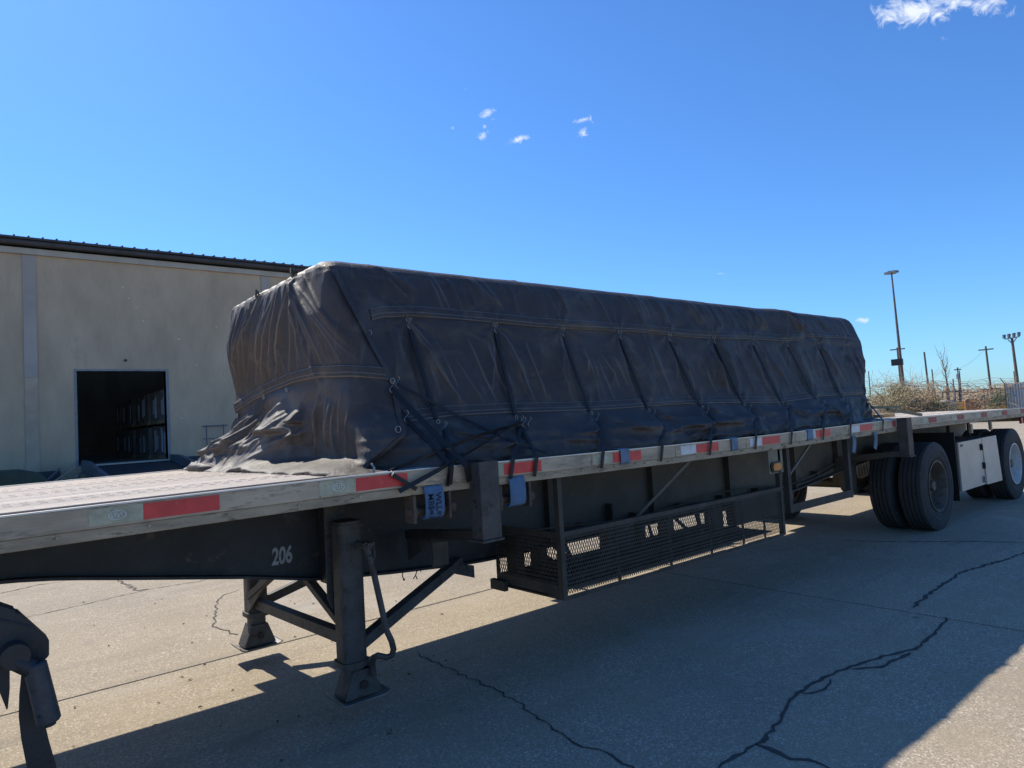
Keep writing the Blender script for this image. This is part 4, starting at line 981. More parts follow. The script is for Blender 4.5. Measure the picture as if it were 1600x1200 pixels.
def near_pt(X, z, off=.0):
    X = float(X); y = float(np.interp(z, z_l, ynear)) - float(disp_near(np.array([X]), np.array([z]))[0]) - off
    return Vector((X, y, z))
def front_pt(Y, z, off=0.):
    x = float(np.interp(z, z_l, xfron)) - float(disp_front(np.array([Y]), np.array([z]))[0]) - off
    return Vector((x, Y, z))
def seam_near(name, zc, hw, x0, x1, off=.007):
    n = 500; Xs = np.linspace(x0, x1, n); vv = [0, .06, .25, .5, .75, .94, 1]
    Z0 = np.array([zc(x) for x in Xs]) if callable(zc) else np.full(n, zc)
    rows = []; uv = []
    for v in vv:
        Z = Z0+(v-.5)*2*hw; o = off*(1 if 0 < v < 1 else -.3)
        y = np.interp(Z, z_l, ynear)-disp_near(Xs, Z)*1.0-o
        rows.append(np.c_[Xs, y, Z]); uv.append(np.c_[Xs, np.full(n, v)])
    V = np.concatenate(rows); I = np.arange(n*len(vv)).reshape(len(vv), n); F = np.stack([I[:-1, :-1], I[:-1, 1:], I[1:, 1:], I[1:, :-1]], -1).reshape(-1, 4)
    return fast_mesh(name, V, F, M_BAND, tarp, np.concatenate(uv))
def zc1(x): return float(np.interp(x, [1.8, 2.0, 2.2, 3, 4, 5.2, 6.6, 6.9, 7.1, 8.2, 8.5], [2.20, 2.255, 2.268, 2.265, 2.25, 2.245, 2.25, 2.27, 2.33, 2.32, 2.30]))+.008*math.sin(x*3.3)
def zc2(x): return float(np.interp(x, [1.9, 2.3, 4, 6, 7, 8.4], [1.625, 1.64, 1.65, 1.63, 1.655, 1.66]))+.008*math.sin(x*2.7+1)
seam_near('seam_band', zc1, .040, 1.93, 8.36)
seam_near('seam_band', zc2, .036, 1.99, 7.99)
# band of the front sheet, carried round the near corner to the flap edge
iF = [i for i in range(len(SEG)) if SK[i] in (6, 7)]; i0 = [i for i in range(len(SEG)) if SK[i] == 0 and i < 60]
P0 = ring(1.90)
sel = np.array(iF+[i for i in i0 if P0[i, 0] < 1.955]); n = len(sel)
arc = np.r_[0, np.cumsum(np.linalg.norm(np.diff(P0[sel][:, :2], axis=0), axis=1))]
zf = np.interp(arc/arc[-1], [0, .12, .28, .5, .72, .88, 1], [1.79, 1.84, 1.885, 1.925, 1.925, 1.90, 1.865])
rows = []; uv = []
for v in [0, .06, .25, .5, .75, .94, 1]:
    rows.append(ring(zf+(v-.5)*.078, .008 if 0 < v < 1 else -.003, sel)); uv.append(np.c_[arc, np.full(n, v)])
V2 = np.concatenate(rows); I = np.arange(n*7).reshape(7, n); F2 = np.stack([I[:-1, :-1], I[:-1, 1:], I[1:, 1:], I[1:, :-1]], -1).reshape(-1, 4)
fast_mesh('seam_band', V2, F2, M_BAND, tarp, np.concatenate(uv))
# hem of the front flap running down the near side
b = MB(); vs = []; fs = []
for k, z in enumerate(np.linspace(1.36, 2.5, 60)):
    fe = float(flap_edge(z)); p0 = near_pt(fe-.035, z, .006); p1 = near_pt(fe-.014, z, .010); p2 = near_pt(fe+.004, z, 0); p2.y = p1.y+.004; p3 = near_pt(fe+.006, z, -.004)
    vs += [p0, p1, p2, p3]
    if k:
        for q in range(3): i0 = 4*(k-1)+q; fs.append((i0, i0+1, i0+5, i0+4))
b.add(vs, fs); b.build('flap_hem', M_BAND, tarp, smooth=True)
# rings sewn on the tarp
def ring_mesh(p, r=.014, w_=.0024, ny=(0, -1, 0)):
    b = MB(); ny = Vector(ny).normalized(); ux = ny.cross(Vector((0, 0, 1))).normalized(); uz = ux.cross(ny)
    b.tube([Vector(p)+ux*(r*math.cos(t))+uz*(r*math.sin(t)*1.1) for t in np.linspace(0, 2*math.pi, 13)], w_, 6, False); return b
for (X, z, r_) in ((1.885, 2.12, .013), (1.95, 1.83, .014), (1.86, 1.555, .016)):
    ring_mesh(near_pt(X, z, .02), r_).build('ring', M_ZINC, tarp, smooth=True)
for (X, z) in [(UPX[i], 2.215) for i in range(10)]+[(MDX[i], 1.585) for i in range(10)]:
    ring_mesh(near_pt(X, z, .016), .011, .0019).build('ring', M_ZINC, tarp, smooth=True)
for (Y, z) in ((4.33, 1.85), (4.75, 1.83), (5.3, 1.72)):
    ring_mesh(front_pt(Y, z, .016), .013, .003, (-1, 0, 0)).build('ring', M_ZINC, tarp, smooth=True)
# ---- rubber tie straps
ordn = ['first', 'second', 'third', 'fourth', 'fifth', 'sixth', 'seventh', 'eighth', 'ninth', 'tenth']
def ribbon(pts, wd, th, wdir=(1, 0, 0)):
    b = MB(); vs = []; fs = []; pts = [Vector(p) for p in pts]; wdir = Vector(wdir)
    for i, p in enumerate(pts):
        d = (pts[min(i+1, len(pts)-1)]-pts[max(i-1, 0)]).normalized(); s_ = (wdir-d*wdir.dot(d)).normalized(); n_ = s_.cross(d)
        vs += [p-s_*wd/2-n_*th/2, p+s_*wd/2-n_*th/2, p+s_*wd/2+n_*th/2, p-s_*wd/2+n_*th/2]
        if i:
            for q in range(4): a = 4*(i-1)+q; c = 4*(i-1)+(q+1) % 4; fs.append((a, c, c+4, a+4))
    m = len(pts)-1; fs += [(3, 2, 1, 0), (4*m, 4*m+1, 4*m+2, 4*m+3)]
    return b.add(vs, fs)
def shook(p, s=1.0):
    p = Vector(p); P = []
    for t in np.linspace(0, 1, 12):
        a = math.pi*1.15*(1-t) if t < .5 else 0
        P.append(p+Vector((.014*s*math.sin(2*math.pi*t*1.0+.4), -.012, .036*s-.072*s*t)))
    b = MB(); b.tube(P, .0019, 5); return b
where = ['just behind the front corner of the tarp', 'above the rear blue winch strap of the front pair', 'ahead of the first blue strap over the rail', 'between the first and second blue straps over the rail', 'ahead of the second blue strap over the rail', 'above the amber side lamp', 'just ahead of the third blue strap over the rail', 'just behind the third blue strap over the rail', 'beside the second pair of hanging blue webbing', 'at the rear corner of the tarp']
for i in range(10):
    t = thing('tarp_strap', '%s tie strap from the front, %s' % (ordn[i], where[i]), 'strap', (RLX[i], 2.98, 1.25), 'black straps tying down the tarp')
    za_, zb_ = 2.16, 1.60; A = near_pt(strapX(i, za_), za_, .012); Bq = near_pt(strapX(i, zb_), zb_, .012); P = []
    for z in np.linspace(za_, zb_, 24):
        q = A.lerp(Bq, (za_-z)/(za_-zb_)); q.y = min(q.y, near_pt(q.x, z, .007).y); P.append(q)
    if i < 9: ribbon(P, .025, .005).build('upper_webbing', M_STRAP, t)
    ends = [RLX[i]] if i != 1 else [2.47, 2.65]
    for e in ends:
        A = near_pt(MDX[i], 1.53, .02); Bq = Vector((e, 2.984, 1.345+camber(e)))
        P = [A.lerp(Bq, s_) for s_ in np.linspace(0, 1, 7)]
        for q in P:
            yy = near_pt(q.x, max(q.z, 1.33), .01).y
            if q.z > 1.35: q.y = min(q.y, yy)
        P += [Vector((e-.01, 2.984, 1.30+camber(e))), Vector((e-.02, 2.986, 1.25+camber(e))), Vector((e-.022, 2.99, 1.235+camber(e)))]
        ribbon(P, .022, .004).build('lower_webbing', M_STRAP, t)
        shook(near_pt(MDX[i]+(e-ends[0])*.3, 1.55, .02)).build('hook', M_ZINC, t)
    if i < 9: shook(near_pt(UPX[i], 2.19, .016)).build('hook', M_ZINC, t)
# crossing straps at the front corner
RG1 = near_pt(1.91, 1.79, .03); RG2 = near_pt(1.97, 1.82, .03); RM = near_pt(2.79, 1.56, .035); RL0 = near_pt(2.18, 1.55, .03)
def free_strap(label, pts, wd=.024, hook_at=None):
    t = thing('tarp_strap', label, 'strap', pts[-1], 'crossing black straps at the front corner of the tarp')
    P = []
    for a, c in zip(pts, pts[1:]):
        a = Vector(a); c = Vector(c); n = 8
        for k in range(n):
            q = a.lerp(c, k/n)
            if 1.37 < q.z and q.x > 1.7: q.y = min(q.y, near_pt(q.x, q.z, .012).y)
            P.append(q)
    P.append(Vector(pts[-1])); ribbon(P, wd, .004, (1, 0, .6)).build('webbing', M_STRAP, t)
    h = Vector(hook_at if hook_at else pts[0]); shook(h+Vector((0, -.01, 0))).build('hook', M_ZINC, t)
    return t
e = 2.955
free_strap('thick black strap slanting from the corner ring to the rail ahead of the channel', [RG1, (2.12, e, 1.345), (2.15, e+.02, 1.255)], .034)
free_strap('black strap dropping from the crossing webbing to the rail beside the front blue strap', [near_pt(1.95, 1.62, .045), (2.03, e, 1.345), (2.03, e+.025, 1.25)], .024)
free_strap('thin black strap stretching rearward from the upper corner ring past the second strap', [RG2, near_pt(2.35, 1.60, .03), near_pt(2.62, 1.42, .03), (2.78, 3.03, 1.36)], .018)
free_strap('black strap slanting forward from the second strap hook across the red tape', [RM, near_pt(2.35, 1.45, .05), (1.97, e, 1.345), (1.72, e+.02, 1.25)], .024)
free_strap('lower black strap running forward from the second strap hook to the rail lip', [RM+Vector((0, -.02, -.01)), near_pt(2.3, 1.49, .06), (1.70, 3.03, 1.35), (1.69, e+.02, 1.335), (1.82, e+.02, 1.25)], .02)
free_strap('thin black strap sagging from the first strap hook to the deck edge by the channel', [RL0, near_pt(2.05, 1.44, .04), near_pt(2.2, 1.38, .04), (2.36, 3.02, 1.35)], .016)
# cords on the top front edge
for k, (x_, y_) in enumerate(((467, 424), (408, 463), (362, 505))):
    Yp = (4.18, 4.80, 5.30)[k]; zp = (2.585, 2.555, 2.43)[k]; p = front_pt(Yp, min(zp, 2.56), (-.005, -.005, -.05)[k]); p.z = zp
    b = MB(); b.tube([p+Vector((-.01, .03, .03)), p+Vector((-.02, .0, .035)), p+Vector((-.03, -.02, .0)), p+Vector((-.015, .0, -.02)), p+Vector((0, .03, .0))], .010, 6)
    b.tube([p, p+Vector((-.02, -.03, .025))], .007, 6)
    o = b.build('tie_knot', mat('knot_rope', (.10, .09, .06), .9), origin=p)
    tag(o, ('knotted tie at the middle of the tarp front top edge', 'small dark tie halfway down the sloping tarp front top edge', 'dark tie at the far end of the tarp front top edge')[k], 'knot')
# blue straps
def blue(label, X, kindof, m):
    c = camber(X)
    if kindof == 'rail':
        P = [(X, 3.16, 1.345+c), (X, 3.02, 1.347+c), (X, 2.992, 1.343+c), (X, 2.988, 1.33+c), (X, 2.988, 1.258+c), (X, 3.0, 1.245+c)]
        t = thing('cargo_strap', label, 'strap', (X, 2.99, 1.25), 'blue cargo straps over the side rail'); ribbon(P, .088 if X < 5 else .10, .004).build('webbing', m, t)
    else:
        z0 = 1.245+c if kindof == 'winch' else 1.235+c; zb = z0-(.165 if kindof == 'winch' else .17)
        t = thing('cargo_strap', label, 'strap', (X, 2.98, zb), 'blue webbing wound on the winches')
        wd = .115 if kindof == 'winch' else .085
        P = [(X, 3.0, z0), (X, 2.992, z0-.005), (X, 2.983, z0-.03), (X, 2.980, z0-.08), (X, 2.984, zb+.03), (X, 2.994, zb+.010), (X, 3.015, zb), (X, 3.03, zb+.012)]
        if kindof == 'hang': P = [(X, 2.995, z0), (X, 2.984, z0-.02), (X-.004, 2.982, z0-.07), (X-.012, 2.986, z0-.12), (X-.03, 2.99, z0-.165)]; wd = .07
        ribbon(P, wd, .005).build('webbing', m, t)
        if X < 2.2:
            for j, s_ in enumerate(('WLL=3', 'MBS=1')):
                # letters turned a quarter clockwise, read downwards
                mt = Matrix.Translation((X+.006-.046*j, 2.9762, z0-.035)) @ Matrix.Rotation(math.pi/2, 4, 'Y') @ Matrix.Rotation(math.pi/2, 4, 'X')
                text_part('printing', s_, .046, M_PRINT, mt, t, .0012, .0003)
    return t
blue('wide blue strap printed WLL and MBS on the winch ahead of the steel channel', 1.93, 'winch', M_BLUE)
blue('plain wide blue strap wound on the winch just behind the steel channel', 2.49, 'winch', M_BLUE)
blue('faded blue webbing hanging below the rail near the rear, foremost of two', 6.78, 'hang', M_BLUEL)
blue('faded blue webbing hanging from the rail, last one before the brown channel', 7.27, 'hang', M_BLUEL)
blue('blue strap crossing the red tape on the rail above the front half of the rack', 3.43, 'rail', M_BLUEL)
blue('blue strap over the plain rail just ahead of the amber lamp', 4.72, 'rail', M_BLUEL)
blue('blue strap over the white tape behind the amber lamp', 5.93, 'rail', M_BLUEL)
b = ribbon([(1.62, 3.07, 1.345), (1.9, 3.06, 1.35), (2.1, 3.05, 1.347)], .05, .004, (0, 1, 0)); tag(b.build('strap_tail', M_BLUEL, origin=(1.62, 3.07, 1.34)), 'blue strap tail lying flat along the deck edge under the crossing black straps', 'strap')
b = ribbon([(2.36, 3.06, 1.337), (2.6, 3.06, 1.337), (2.72, 3.05, 1.335)], .05, .004, (0, 1, 0)); tag(b.build('strap_tail', M_BLUEL, origin=(2.36, 3.07, 1.33)), 'short blue strap tail on the deck edge behind the steel channel', 'strap')
# hook dangling from corner of tarp on the rail
p = Vector((1.62, 3.06, 1.345)); b = MB(); b.tube([p+Vector((0, 0, .05)), p+Vector((.01, -.01, .03)), p+Vector((.0, -.02, .0)), p+Vector((-.01, -.03, .0)), p+Vector((-.01, -.03, .02))], .006, 6)
tag(b.build('strap_hook', M_ZINC, origin=p, smooth=True), 'small metal hook at the front tarp corner resting on the rail', 'hook')
# crumpled tarp end on the far front corner of the deck
b = MB(); n = 26; m_ = 10; vs = []; fs = []
for i in range(n):
    t = i/(n-1); c0 = Vector((1.42-.07*math.sin(t*3), 5.42-t*.62, 1.36)); rr_ = .035*math.sin(math.pi*min(1, t*1.0+.08))**.5+.008
    for k in range(m_):
        a = 2*math.pi*k/m_; r2 = rr_*(1+.35*float(vnoise(t*9, k*.9, 5))); vs.append(c0+Vector((math.cos(a)*r2*1.3, 0, math.sin(a)*r2)))
    if i:
        for k in range(m_): q = (i-1)*m_+k; q2 = (i-1)*m_+(k+1) % m_; fs.append((q, q2, q2+m_, q+m_))
b.add(vs, fs); b.build('crumpled_hem', M_TARP, tarp, smooth=True)
# timber at rear end of the load
tm = thing('timber_pieces', 'pale timber offcuts poking out under the rear end of the tarp', 'timber', (8.7, 3.4, 1.33))
for (p, q, w_, h) in (((8.55, 3.35, 1.44), (8.9, 3.12, 1.35), .05, .03), ((8.5, 3.5, 1.47), (8.75, 3.3, 1.46), .09, .03), ((8.6, 3.5, 1.36), (8.9, 3.45, 1.36), .09, .04), ((8.6, 3.8, 1.37), (8.95, 3.7, 1.37), .09, .07)):
    b = MB(); b.bar(p, q, w_, h); b.build('board', M_WOOD, tm)

# ================================================================= FOREGROUND HITCH BRACKET (bottom left)
Yg = 2.9
hb = thing('hanger_bracket', 'dark angular bracket with grey cylinder and curved black mud flap at the lower left corner', 'bracket', (.15, Yg, .46))
def pY(x, y, Y=Yg): p = onY(x, y, Y); return (p.x, p.z)
poly = [pY(x, y) for x, y in ((-60, 950), (-2, 945), (24, 954), (24, 957), (31, 959), (77, 1000), (77, 1024), (72, 1030), (60, 1033), (40, 1044), (-60, 1046))]
b = MB(); b.prism(poly, Yg, Yg+.09, 'y'); b.build('plate', M_BULK, hb, bevel=.004)
b = MB(); b.tube([onY(-10, 966, Yg-.006), onY(52, 980, Yg-.006)], .002, 5); b.build('edge_seam', M_GREYT, hb)
b = MB(); c0 = onY(22, 1020, Yg); b.tube([c0+Vector((0, -.07, 0)), c0+Vector((0, .02, 0))], .042, 20); b.build('boss', M_BULK, hb, smooth='auto')
b = MB(); b.tube([onY(18, 1030, Yg-.04), onY(50, 1045, Yg-.05)], .03, 12); b.build('knuckle', M_BULK, hb, smooth='auto')
b = MB(); A = onY(54, 1036, Yg-.05); B_ = onY(77, 1128, Yg-.05); b.tube([A, A.lerp(B_, .03), A.lerp(B_, .97), B_], [.028, .034, .036, .031], 20); b.build('cylinder', M_GREYT, hb, smooth='auto')
b = MB(); b.tube([B_, B_+(B_-A).normalized()*.012], .018, 12); b.tube([onY(62, 1118, Yg-.08), onY(58, 1128, Yg-.03)], .006, 6); b.build('end_cap', M_BULK, hb)
Lp = [(34, 1045), (30, 1085), (29, 1120), (33, 1155), (40, 1190), (50, 1230), (64, 1270)]; Rp = [(72, 1045), (66, 1085), (68, 1120), (76, 1155), (86, 1190), (98, 1230), (112, 1270)]
b = MB(); vs = []; fs = []
for i, (l, r_) in enumerate(zip(Lp, Rp)):
    for (x, y) in (l, r_):
        for dy in (0, .05): vs.append(onY(x, y, Yg+.03+dy))
    if i:
        o_ = 4*(i-1); 
        for (a_, c_2) in ((0, 2), (2, 3), (3, 1), (1, 0)): fs.append((o_+a_, o_+c_2, o_+c_2+4, o_+a_+4))
b.add(vs, fs); b.build('mud_flap', M_BULK, hb, smooth='auto')
b = MB(); b.prism([pY(x, y) for x, y in ((-60, 1040), (16, 1044), (16, 1080), (13, 1110), (11, 1112), (-12, 1055), (-60, 1055))], Yg+.02, Yg+.04, 'y'); b.build('flap_tongue', M_BULK, hb)

# ================================================================= BACKGROUND RIGHT
def vpole(name, label, cat, X, base, top, r0, r1, m, grp=None):
    pb = onX(*base, X); pt = onX(*top, X); t = thing(name, label, cat, (X, pb.y, 0), grp)
    b = MB(); b.tube([(X, pb.y, -.2), (X, pt.y, pt.z)], [r0, r1], 8); b.build('pole', m, t, smooth='auto'); return t, Vector((X, pt.y, pt.z))
def cross(t, p, L, h=.12, y2=0):
    b = MB(); b.box(p.x-.06, p.x+.06, p.y-L, p.y+L, p.z-h/2, p.z+h/2); b.build('crossarm', M_POLE, t)
# the tall floodlight mast
t, p = vpole('floodlight_mast', 'tall slim floodlight mast with a ring of lamps, tallest pole on the right', 'mast', 62, (1412, 600), (1393, 427), .17, .06, M_POLES)
b = MB(); b.box(p.x-.1, p.x+.1, p.y-.42, p.y+.42, p.z-.05, p.z+.04); b.box(p.x-.42, p.x+.42, p.y-.1, p.y+.1, p.z-.05, p.z+.04); b.build('lamp_frame', M_GALV, t)
for (dx, dy) in ((0, -.42), (0, .42), (.4, 0), (-.4, 0), (.28, .3), (-.28, -.3)):
    b = MB(); b.prism([(p.y+dy-.16, p.z-.02), (p.y+dy+.16, p.z-.02), (p.y+dy+.10, p.z+.16), (p.y+dy-.10, p.z+.16)], p.x+dx-.14, p.x+dx+.14, 'x'); b.build('lamp', M_GALV, t)
q = onX(1405, 566, 62); b = MB(); b.box(q.x-.5, q.x-.25, q.y-.42, q.y+.45, q.z-.27, q.z+.27); b.build('control_box', M_BLACK, t)
q = onX(1404, 545, 62)
t, p = vpole('utility_pole', 'short utility pole with crossarm standing right behind the tall mast', 'pole', 80, (1408, 600), (1402, 543), .14, .10, M_POLE, 'poles beyond the fence')
cross(t, p+Vector((0, 0, -.2)), .75); cross(t, p+Vector((0, 0, -1.6)), .35)
t, p = vpole('four_lamp_mast', 'steel mast with four floodlights in a row near the right edge', 'mast', 62, (1592, 603), (1581, 528), .13, .085, M_POLES)
pa = onX(1570, 530, 62); pb = onX(1593, 526, 62)
b = MB(); b.bar((62, pa.y, pa.z), (62, pb.y, pb.z), .08, .06); b.build('crossarm', M_POLES, t)
b = MB(); b.bar((62, pa.y*.8+pb.y*.2, pa.z-.05), (62, p.y, p.z-.45), .06, .06); b.bar((62, pa.y*.2+pb.y*.8, pb.z-.05), (62, p.y, p.z-.45), .06, .06); b.build('strut', M_GALV, t)
for k in range(4):
    f = k/3; y = pa.y*(1-f)+pb.y*f; z = pa.z*(1-f)+pb.z*f
    b = MB(); b.tube([(61.85, y, z+.05), (61.9, y, z+.32)], [.10, .125], 8); b.build('lamp', mat('lamp_body', (.16, .17, .18), .5, .3), t)
t, p = vpole('utility_pole', 'utility pole with a single crossarm left of the four-lamp mast', 'pole', 85, (1548, 600), (1540, 541), .13, .09, M_POLE, 'poles beyond the fence'); cross(t, p+Vector((0, 0, -.35)), .68)
for (lab, base, top, X, r_, arm) in (
    ('thick leaning dark post rising from the brush, tallest of the plain posts', (1452, 604), (1444, 550), 50, .09, 0),
    ('thin dark post just right of the thick leaning post', (1460, 605), (1456, 577), 48, .06, 0),
    ('thin post right of the bare sapling', (1481, 606), (1477, 578), 48, .055, 0),
    ('tiny distant pole with crossarm and transformer', (1499, 606), (1496, 574), 105, .13, 1),
    ('tiny distant pole just right of the one with the transformer', (1501, 606), (1499, 579), 105, .10, 0),
    ('short stub post above the fence right of the middle', (1490, 608), (1489, 592), 48, .06, 0),
    ('small post behind the rear end of the tarp', (1359, 605), (1357, 580), 70, .08, 0),
    ('thin post left of the four-lamp mast base', (1587, 600), (1584, 580), 75, .07, 0)):
    t, p = vpole('utility_pole' if arm else 'post', lab, 'pole' if arm else 'post', X, base, top, r_*.8, r_*.6, M_POLE, 'poles beyond the fence')
    if arm: cross(t, p+Vector((0, 0, -.3)), .4, .14); b = MB(); b.tube([(X-.2, p.y, p.z-1.6), (X-.2, p.y, p.z-.9)], .2, 8); b.build('transformer', M_GALV, t)
# overhead wire
b = MB(); A = onX(1497, 576, 105); B_ = onX(1540, 545, 85); P = [A.lerp(B_, s_)+Vector((0, 0, -.3*math.sin(math.pi*s_))) for s_ in np.linspace(0, 1, 14)]; b.tube(P, .012, 4)
tag(b.build('overhead_wire', M_BLACK, origin=A), 'thin overhead wire sagging between the far poles', 'wire')
# chain link fence
FX = 45.0; fy0, fy1 = 10.9, 19.5
fn = thing('chain_link_fence', 'rusty chain link fence with a sagging top rail behind the empty rear deck', 'fence', (FX, 15, 0))
posts = [11.45, 13.9, 15.05, 17.4, 19.5]
for k, y in enumerate(posts):
    b = MB(); b.tube([(FX, y, -.1), (FX, y, 2.05)], .035, 8); b.bar((FX, y, 2.0), (FX-.28, y+.1, 2.3), .03, .03); b.build('post', M_GALV if k % 2 else M_POLES, fn)
ftop = [onX(1600, 606, FX), onX(1556, 609, FX), onX(1520, 613, FX), onX(1478, 612, FX), onX(1440, 617, FX), onX(1360, 622, FX)]
for a, c in zip(ftop, ftop[1:]):
    b = MB(); b.tube([a, c], .026, 6); b.build('top_rail', mat('rail_rust', (.26, .15, .09), .8), fn)
b = MB(); b.tube([(FX, fy0, .95), (FX, 19.5, 1.0)], .02, 6); b.build('mid_rail', M_GALV, fn)
b = MB()
for dz in (.12, .24, .36):
    b.tube([(FX-.09*dz/.12, y, 1.95+dz+.05*math.sin(y*3+dz*9)) for y in np.linspace(fy0, fy1, 30)], .008, 4)
b.build('barbed_wire', mat('rail_rust', (.26, .15, .09)), fn)
b = MB(); sp = .11; H_ = 1.75
y = fy0-H_
while y < fy1:
    for s_ in (1, -1):
        a0 = max(fy0, y) if s_ > 0 else y; 
        ya, za, yb, zb = (y, 0, y+H_, H_) if s_ > 0 else (y, H_, y+H_, 0)
        if ya < fy0:
            f = (fy0-ya)/(yb-ya); za = za+(zb-za)*f; ya = fy0
        if yb > fy1: f = (fy1-ya)/(yb-ya); zb = za+(zb-za)*f; yb = fy1
        if yb > ya+.01: b.bar((FX+.01*s_, ya, za+.05), (FX+.01*s_, yb, zb+.05), .005, .005)
    y += sp
kind(b.build('wire_mesh', M_GALV, fn), 'stuff')
# corrugated sheet wall
cw = thing('corrugated_wall', 'grey corrugated metal sheet wall at the right edge behind the fence', 'wall', (50, 11.5, 0))
for k in range(7):
    y0 = 12.75-.86*(k+1); b = MB(); vs = []; fs = []; n = 25
    for i in range(n):
        yy = y0+.85*i/(n-1); xx = 50+.03*math.cos(2*math.pi*i/4.0); 
        vs += [(xx, yy, 0), (xx, yy, 2.06+.02*(k % 2)), (xx+.012, yy, 0), (xx+.012, yy, 2.06+.02*(k % 2))]
        if i: o_ = 4*(i-1); fs += [(o_, o_+4, o_+5, o_+1), (o_+2, o_+3, o_+7, o_+6), (o_+1, o_+5, o_+7, o_+3)]
    b.add(vs, fs); b.build('sheet_panel', M_CORR, cw)
b = MB(); b.box(50.04, 50.1, 6.7, 12.8, 1.9, 1.98); b.build('rail', M_POLE, cw)
# machines and clutter behind the fence
def machine(label, X, y, s, m):
    t = thing('yard_machine', label, 'machine', (X, y, 0))
    b = MB(); b.prism([(y-1.1*s, .35*s), (y+1.0*s, .35*s), (y+1.0*s, .95*s), (y+.3*s, 1.15*s), (y-.9*s, 1.1*s), (y-1.1*s, .8*s)], X-.5*s, X+.5*s, 'x'); b.build('body', m, t, bevel=.04)
    b = MB()
    for (a, c) in ((-.45, .1), (.45, .1), (-.45, .9), (.45, .9)): b.bar((X+a*s, y+(c-.5)*s, 1.05*s), (X+a*s, y+(c-.5)*s, 1.85*s), .06, .06)
    b.box(X-.55*s, X+.55*s, y-.5*s, y+.5*s, 1.85*s, 1.93*s); b.build('cab_frame', M_BLACK, t)
    for (a, c) in ((-.5, -.7), (.5, -.7), (-.5, .7), (.5, .7)):
        b = MB(); b.lathe([(.12*s, -.1*s), (.32*s, -.12*s), (.36*s, -.08*s), (.36*s, .08*s), (.32*s, .12*s), (.12*s, .1*s)], (X+a*s, y+c*s, .36*s), 16, 'x'); b.build('wheel', M_TYRE, t)
    b = MB(); b.bar((X-.6*s, y+.8*s, 1.0*s), (X-.6*s, y-1.3*s, .55*s), .1, .14); b.box(X-.7*s, X+.5*s, y-1.65*s, y-1.3*s, .15, .55*s); b.build('boom', m, t)
    return t
machine('yellow loader with black cab frame parked behind the fence', 53, 16.6, .95, M_YEL)
machine('orange rusty machine farther right behind the fence', 56, 15.0, .95, M_ORG)
machine('small yellow machine partly hidden by the fence near the metal wall', 52, 13.4, .8, M_YEL)
for k, (X, y, s_, m, lab) in enumerate(((49, 17.2, .55, M_GALV, 'grey metal tank'), (48.5, 14.0, .5, M_ORG, 'rusty brown drum stack'), (49, 15.6, .5, M_GALV, 'dull grey drum'))):
    b = MB(); b.lathe([(.01, 0), (s_, 0), (s_, 1.5*s_+.4), (s_*.8, 1.5*s_+.5), (.01, 1.5*s_+.5)], (X, y, 0), 18, 'z'); tag(b.build('tank', m, origin=(X, y, 0), smooth='auto'), lab+' standing in the yard behind the fence', 'tank')
for k, (x_, y_, lab) in enumerate(((1433, 630, 'white crumpled sack caught in the brush'), (1403, 642, 'small white sack low in the brush near the tarp end'), (1395, 625, 'pale blue-grey sheet standing in the brush'))):
    p = onX(x_, y_, 43.5); b = MB(); n = 10; vs = []; fs = []
    for i in range(6):
        for j in range(n):
            a = math.pi*(i+.5)/6; c = 2*math.pi*j/n; r_ = (.22 if k < 2 else .35)*(1+.3*float(vnoise(i*1.3, j*.9+k, 7))); vs.append(p+Vector((.5*r_*math.sin(a)*math.cos(c), r_*math.sin(a)*math.sin(c), r_*math.cos(a))))
    for i in range(5):
        for j in range(n): fs.append((i*n+j, i*n+(j+1) % n, (i+1)*n+(j+1) % n, (i+1)*n+j))
    b.add(vs, fs); tag(b.build('sack', M_DRUM if k < 2 else M_CORR, origin=p), lab, 'sack')
# brush: tangled vines and leaves
def brush(label, X, y, w_, h, dens, m, seed, tall=0):
    rnd = random.Random(seed); t = thing('bush', label, 'bush', (X, y, 0), 'bushes along the fence')
    b = MB()
    for i in range(int(60*dens)):
        a = Vector((X+rnd.uniform(-.5, .5), y+rnd.uniform(-w_, w_)*.8, rnd.uniform(0, h*.5))); d = Vector((rnd.uniform(-.4, .4), rnd.uniform(-1, 1), rnd.uniform(.3, 1.2))).normalized(); P = [a]
        for k in range(5):
            d = (d+Vector((rnd.uniform(-.3, .3), rnd.uniform(-.5, .5), rnd.uniform(-.55, .15)))).normalized(); P.append(P[-1]+d*h*rnd.uniform(.12, .26))
        b.tube(P, [.016, .013, .011, .009, .007, .005], 3, False)
    b.build('branches', M_TWIG, t, recalc=False)
    vs = []; fs = []
    cl_ = [(rnd.uniform(-w_, w_), rnd.uniform(.1, 1)**.8*h, rnd.uniform(.25, .6)) for _ in range(int(16*w_))]
    for i in range(int(2600*dens)):
        c = rnd.choice(cl_); zt = h*(1-.35*abs(c[0]/w_)**2)
        p = Vector((X+rnd.gauss(0, .45), y+c[0]+rnd.gauss(0, c[2]*.5), min(c[1], zt)+rnd.gauss(0, c[2]*.4)))
        if p.z < .02: continue
        r_ = rnd.uniform(.025, .065); u = Vector((rnd.gauss(0, 1), rnd.gauss(0, 1), rnd.gauss(0, 1))).normalized(); v = u.orthogonal().normalized()
        k = len(vs); vs += [p-u*r_, p+v*r_*.5, p+u*r_, p-v*r_*.5]; fs.append((k, k+1, k+2, k+3))
    b = MB(); b.add(vs, fs); o = b.build('leaves', m, t, recalc=False)
    return t
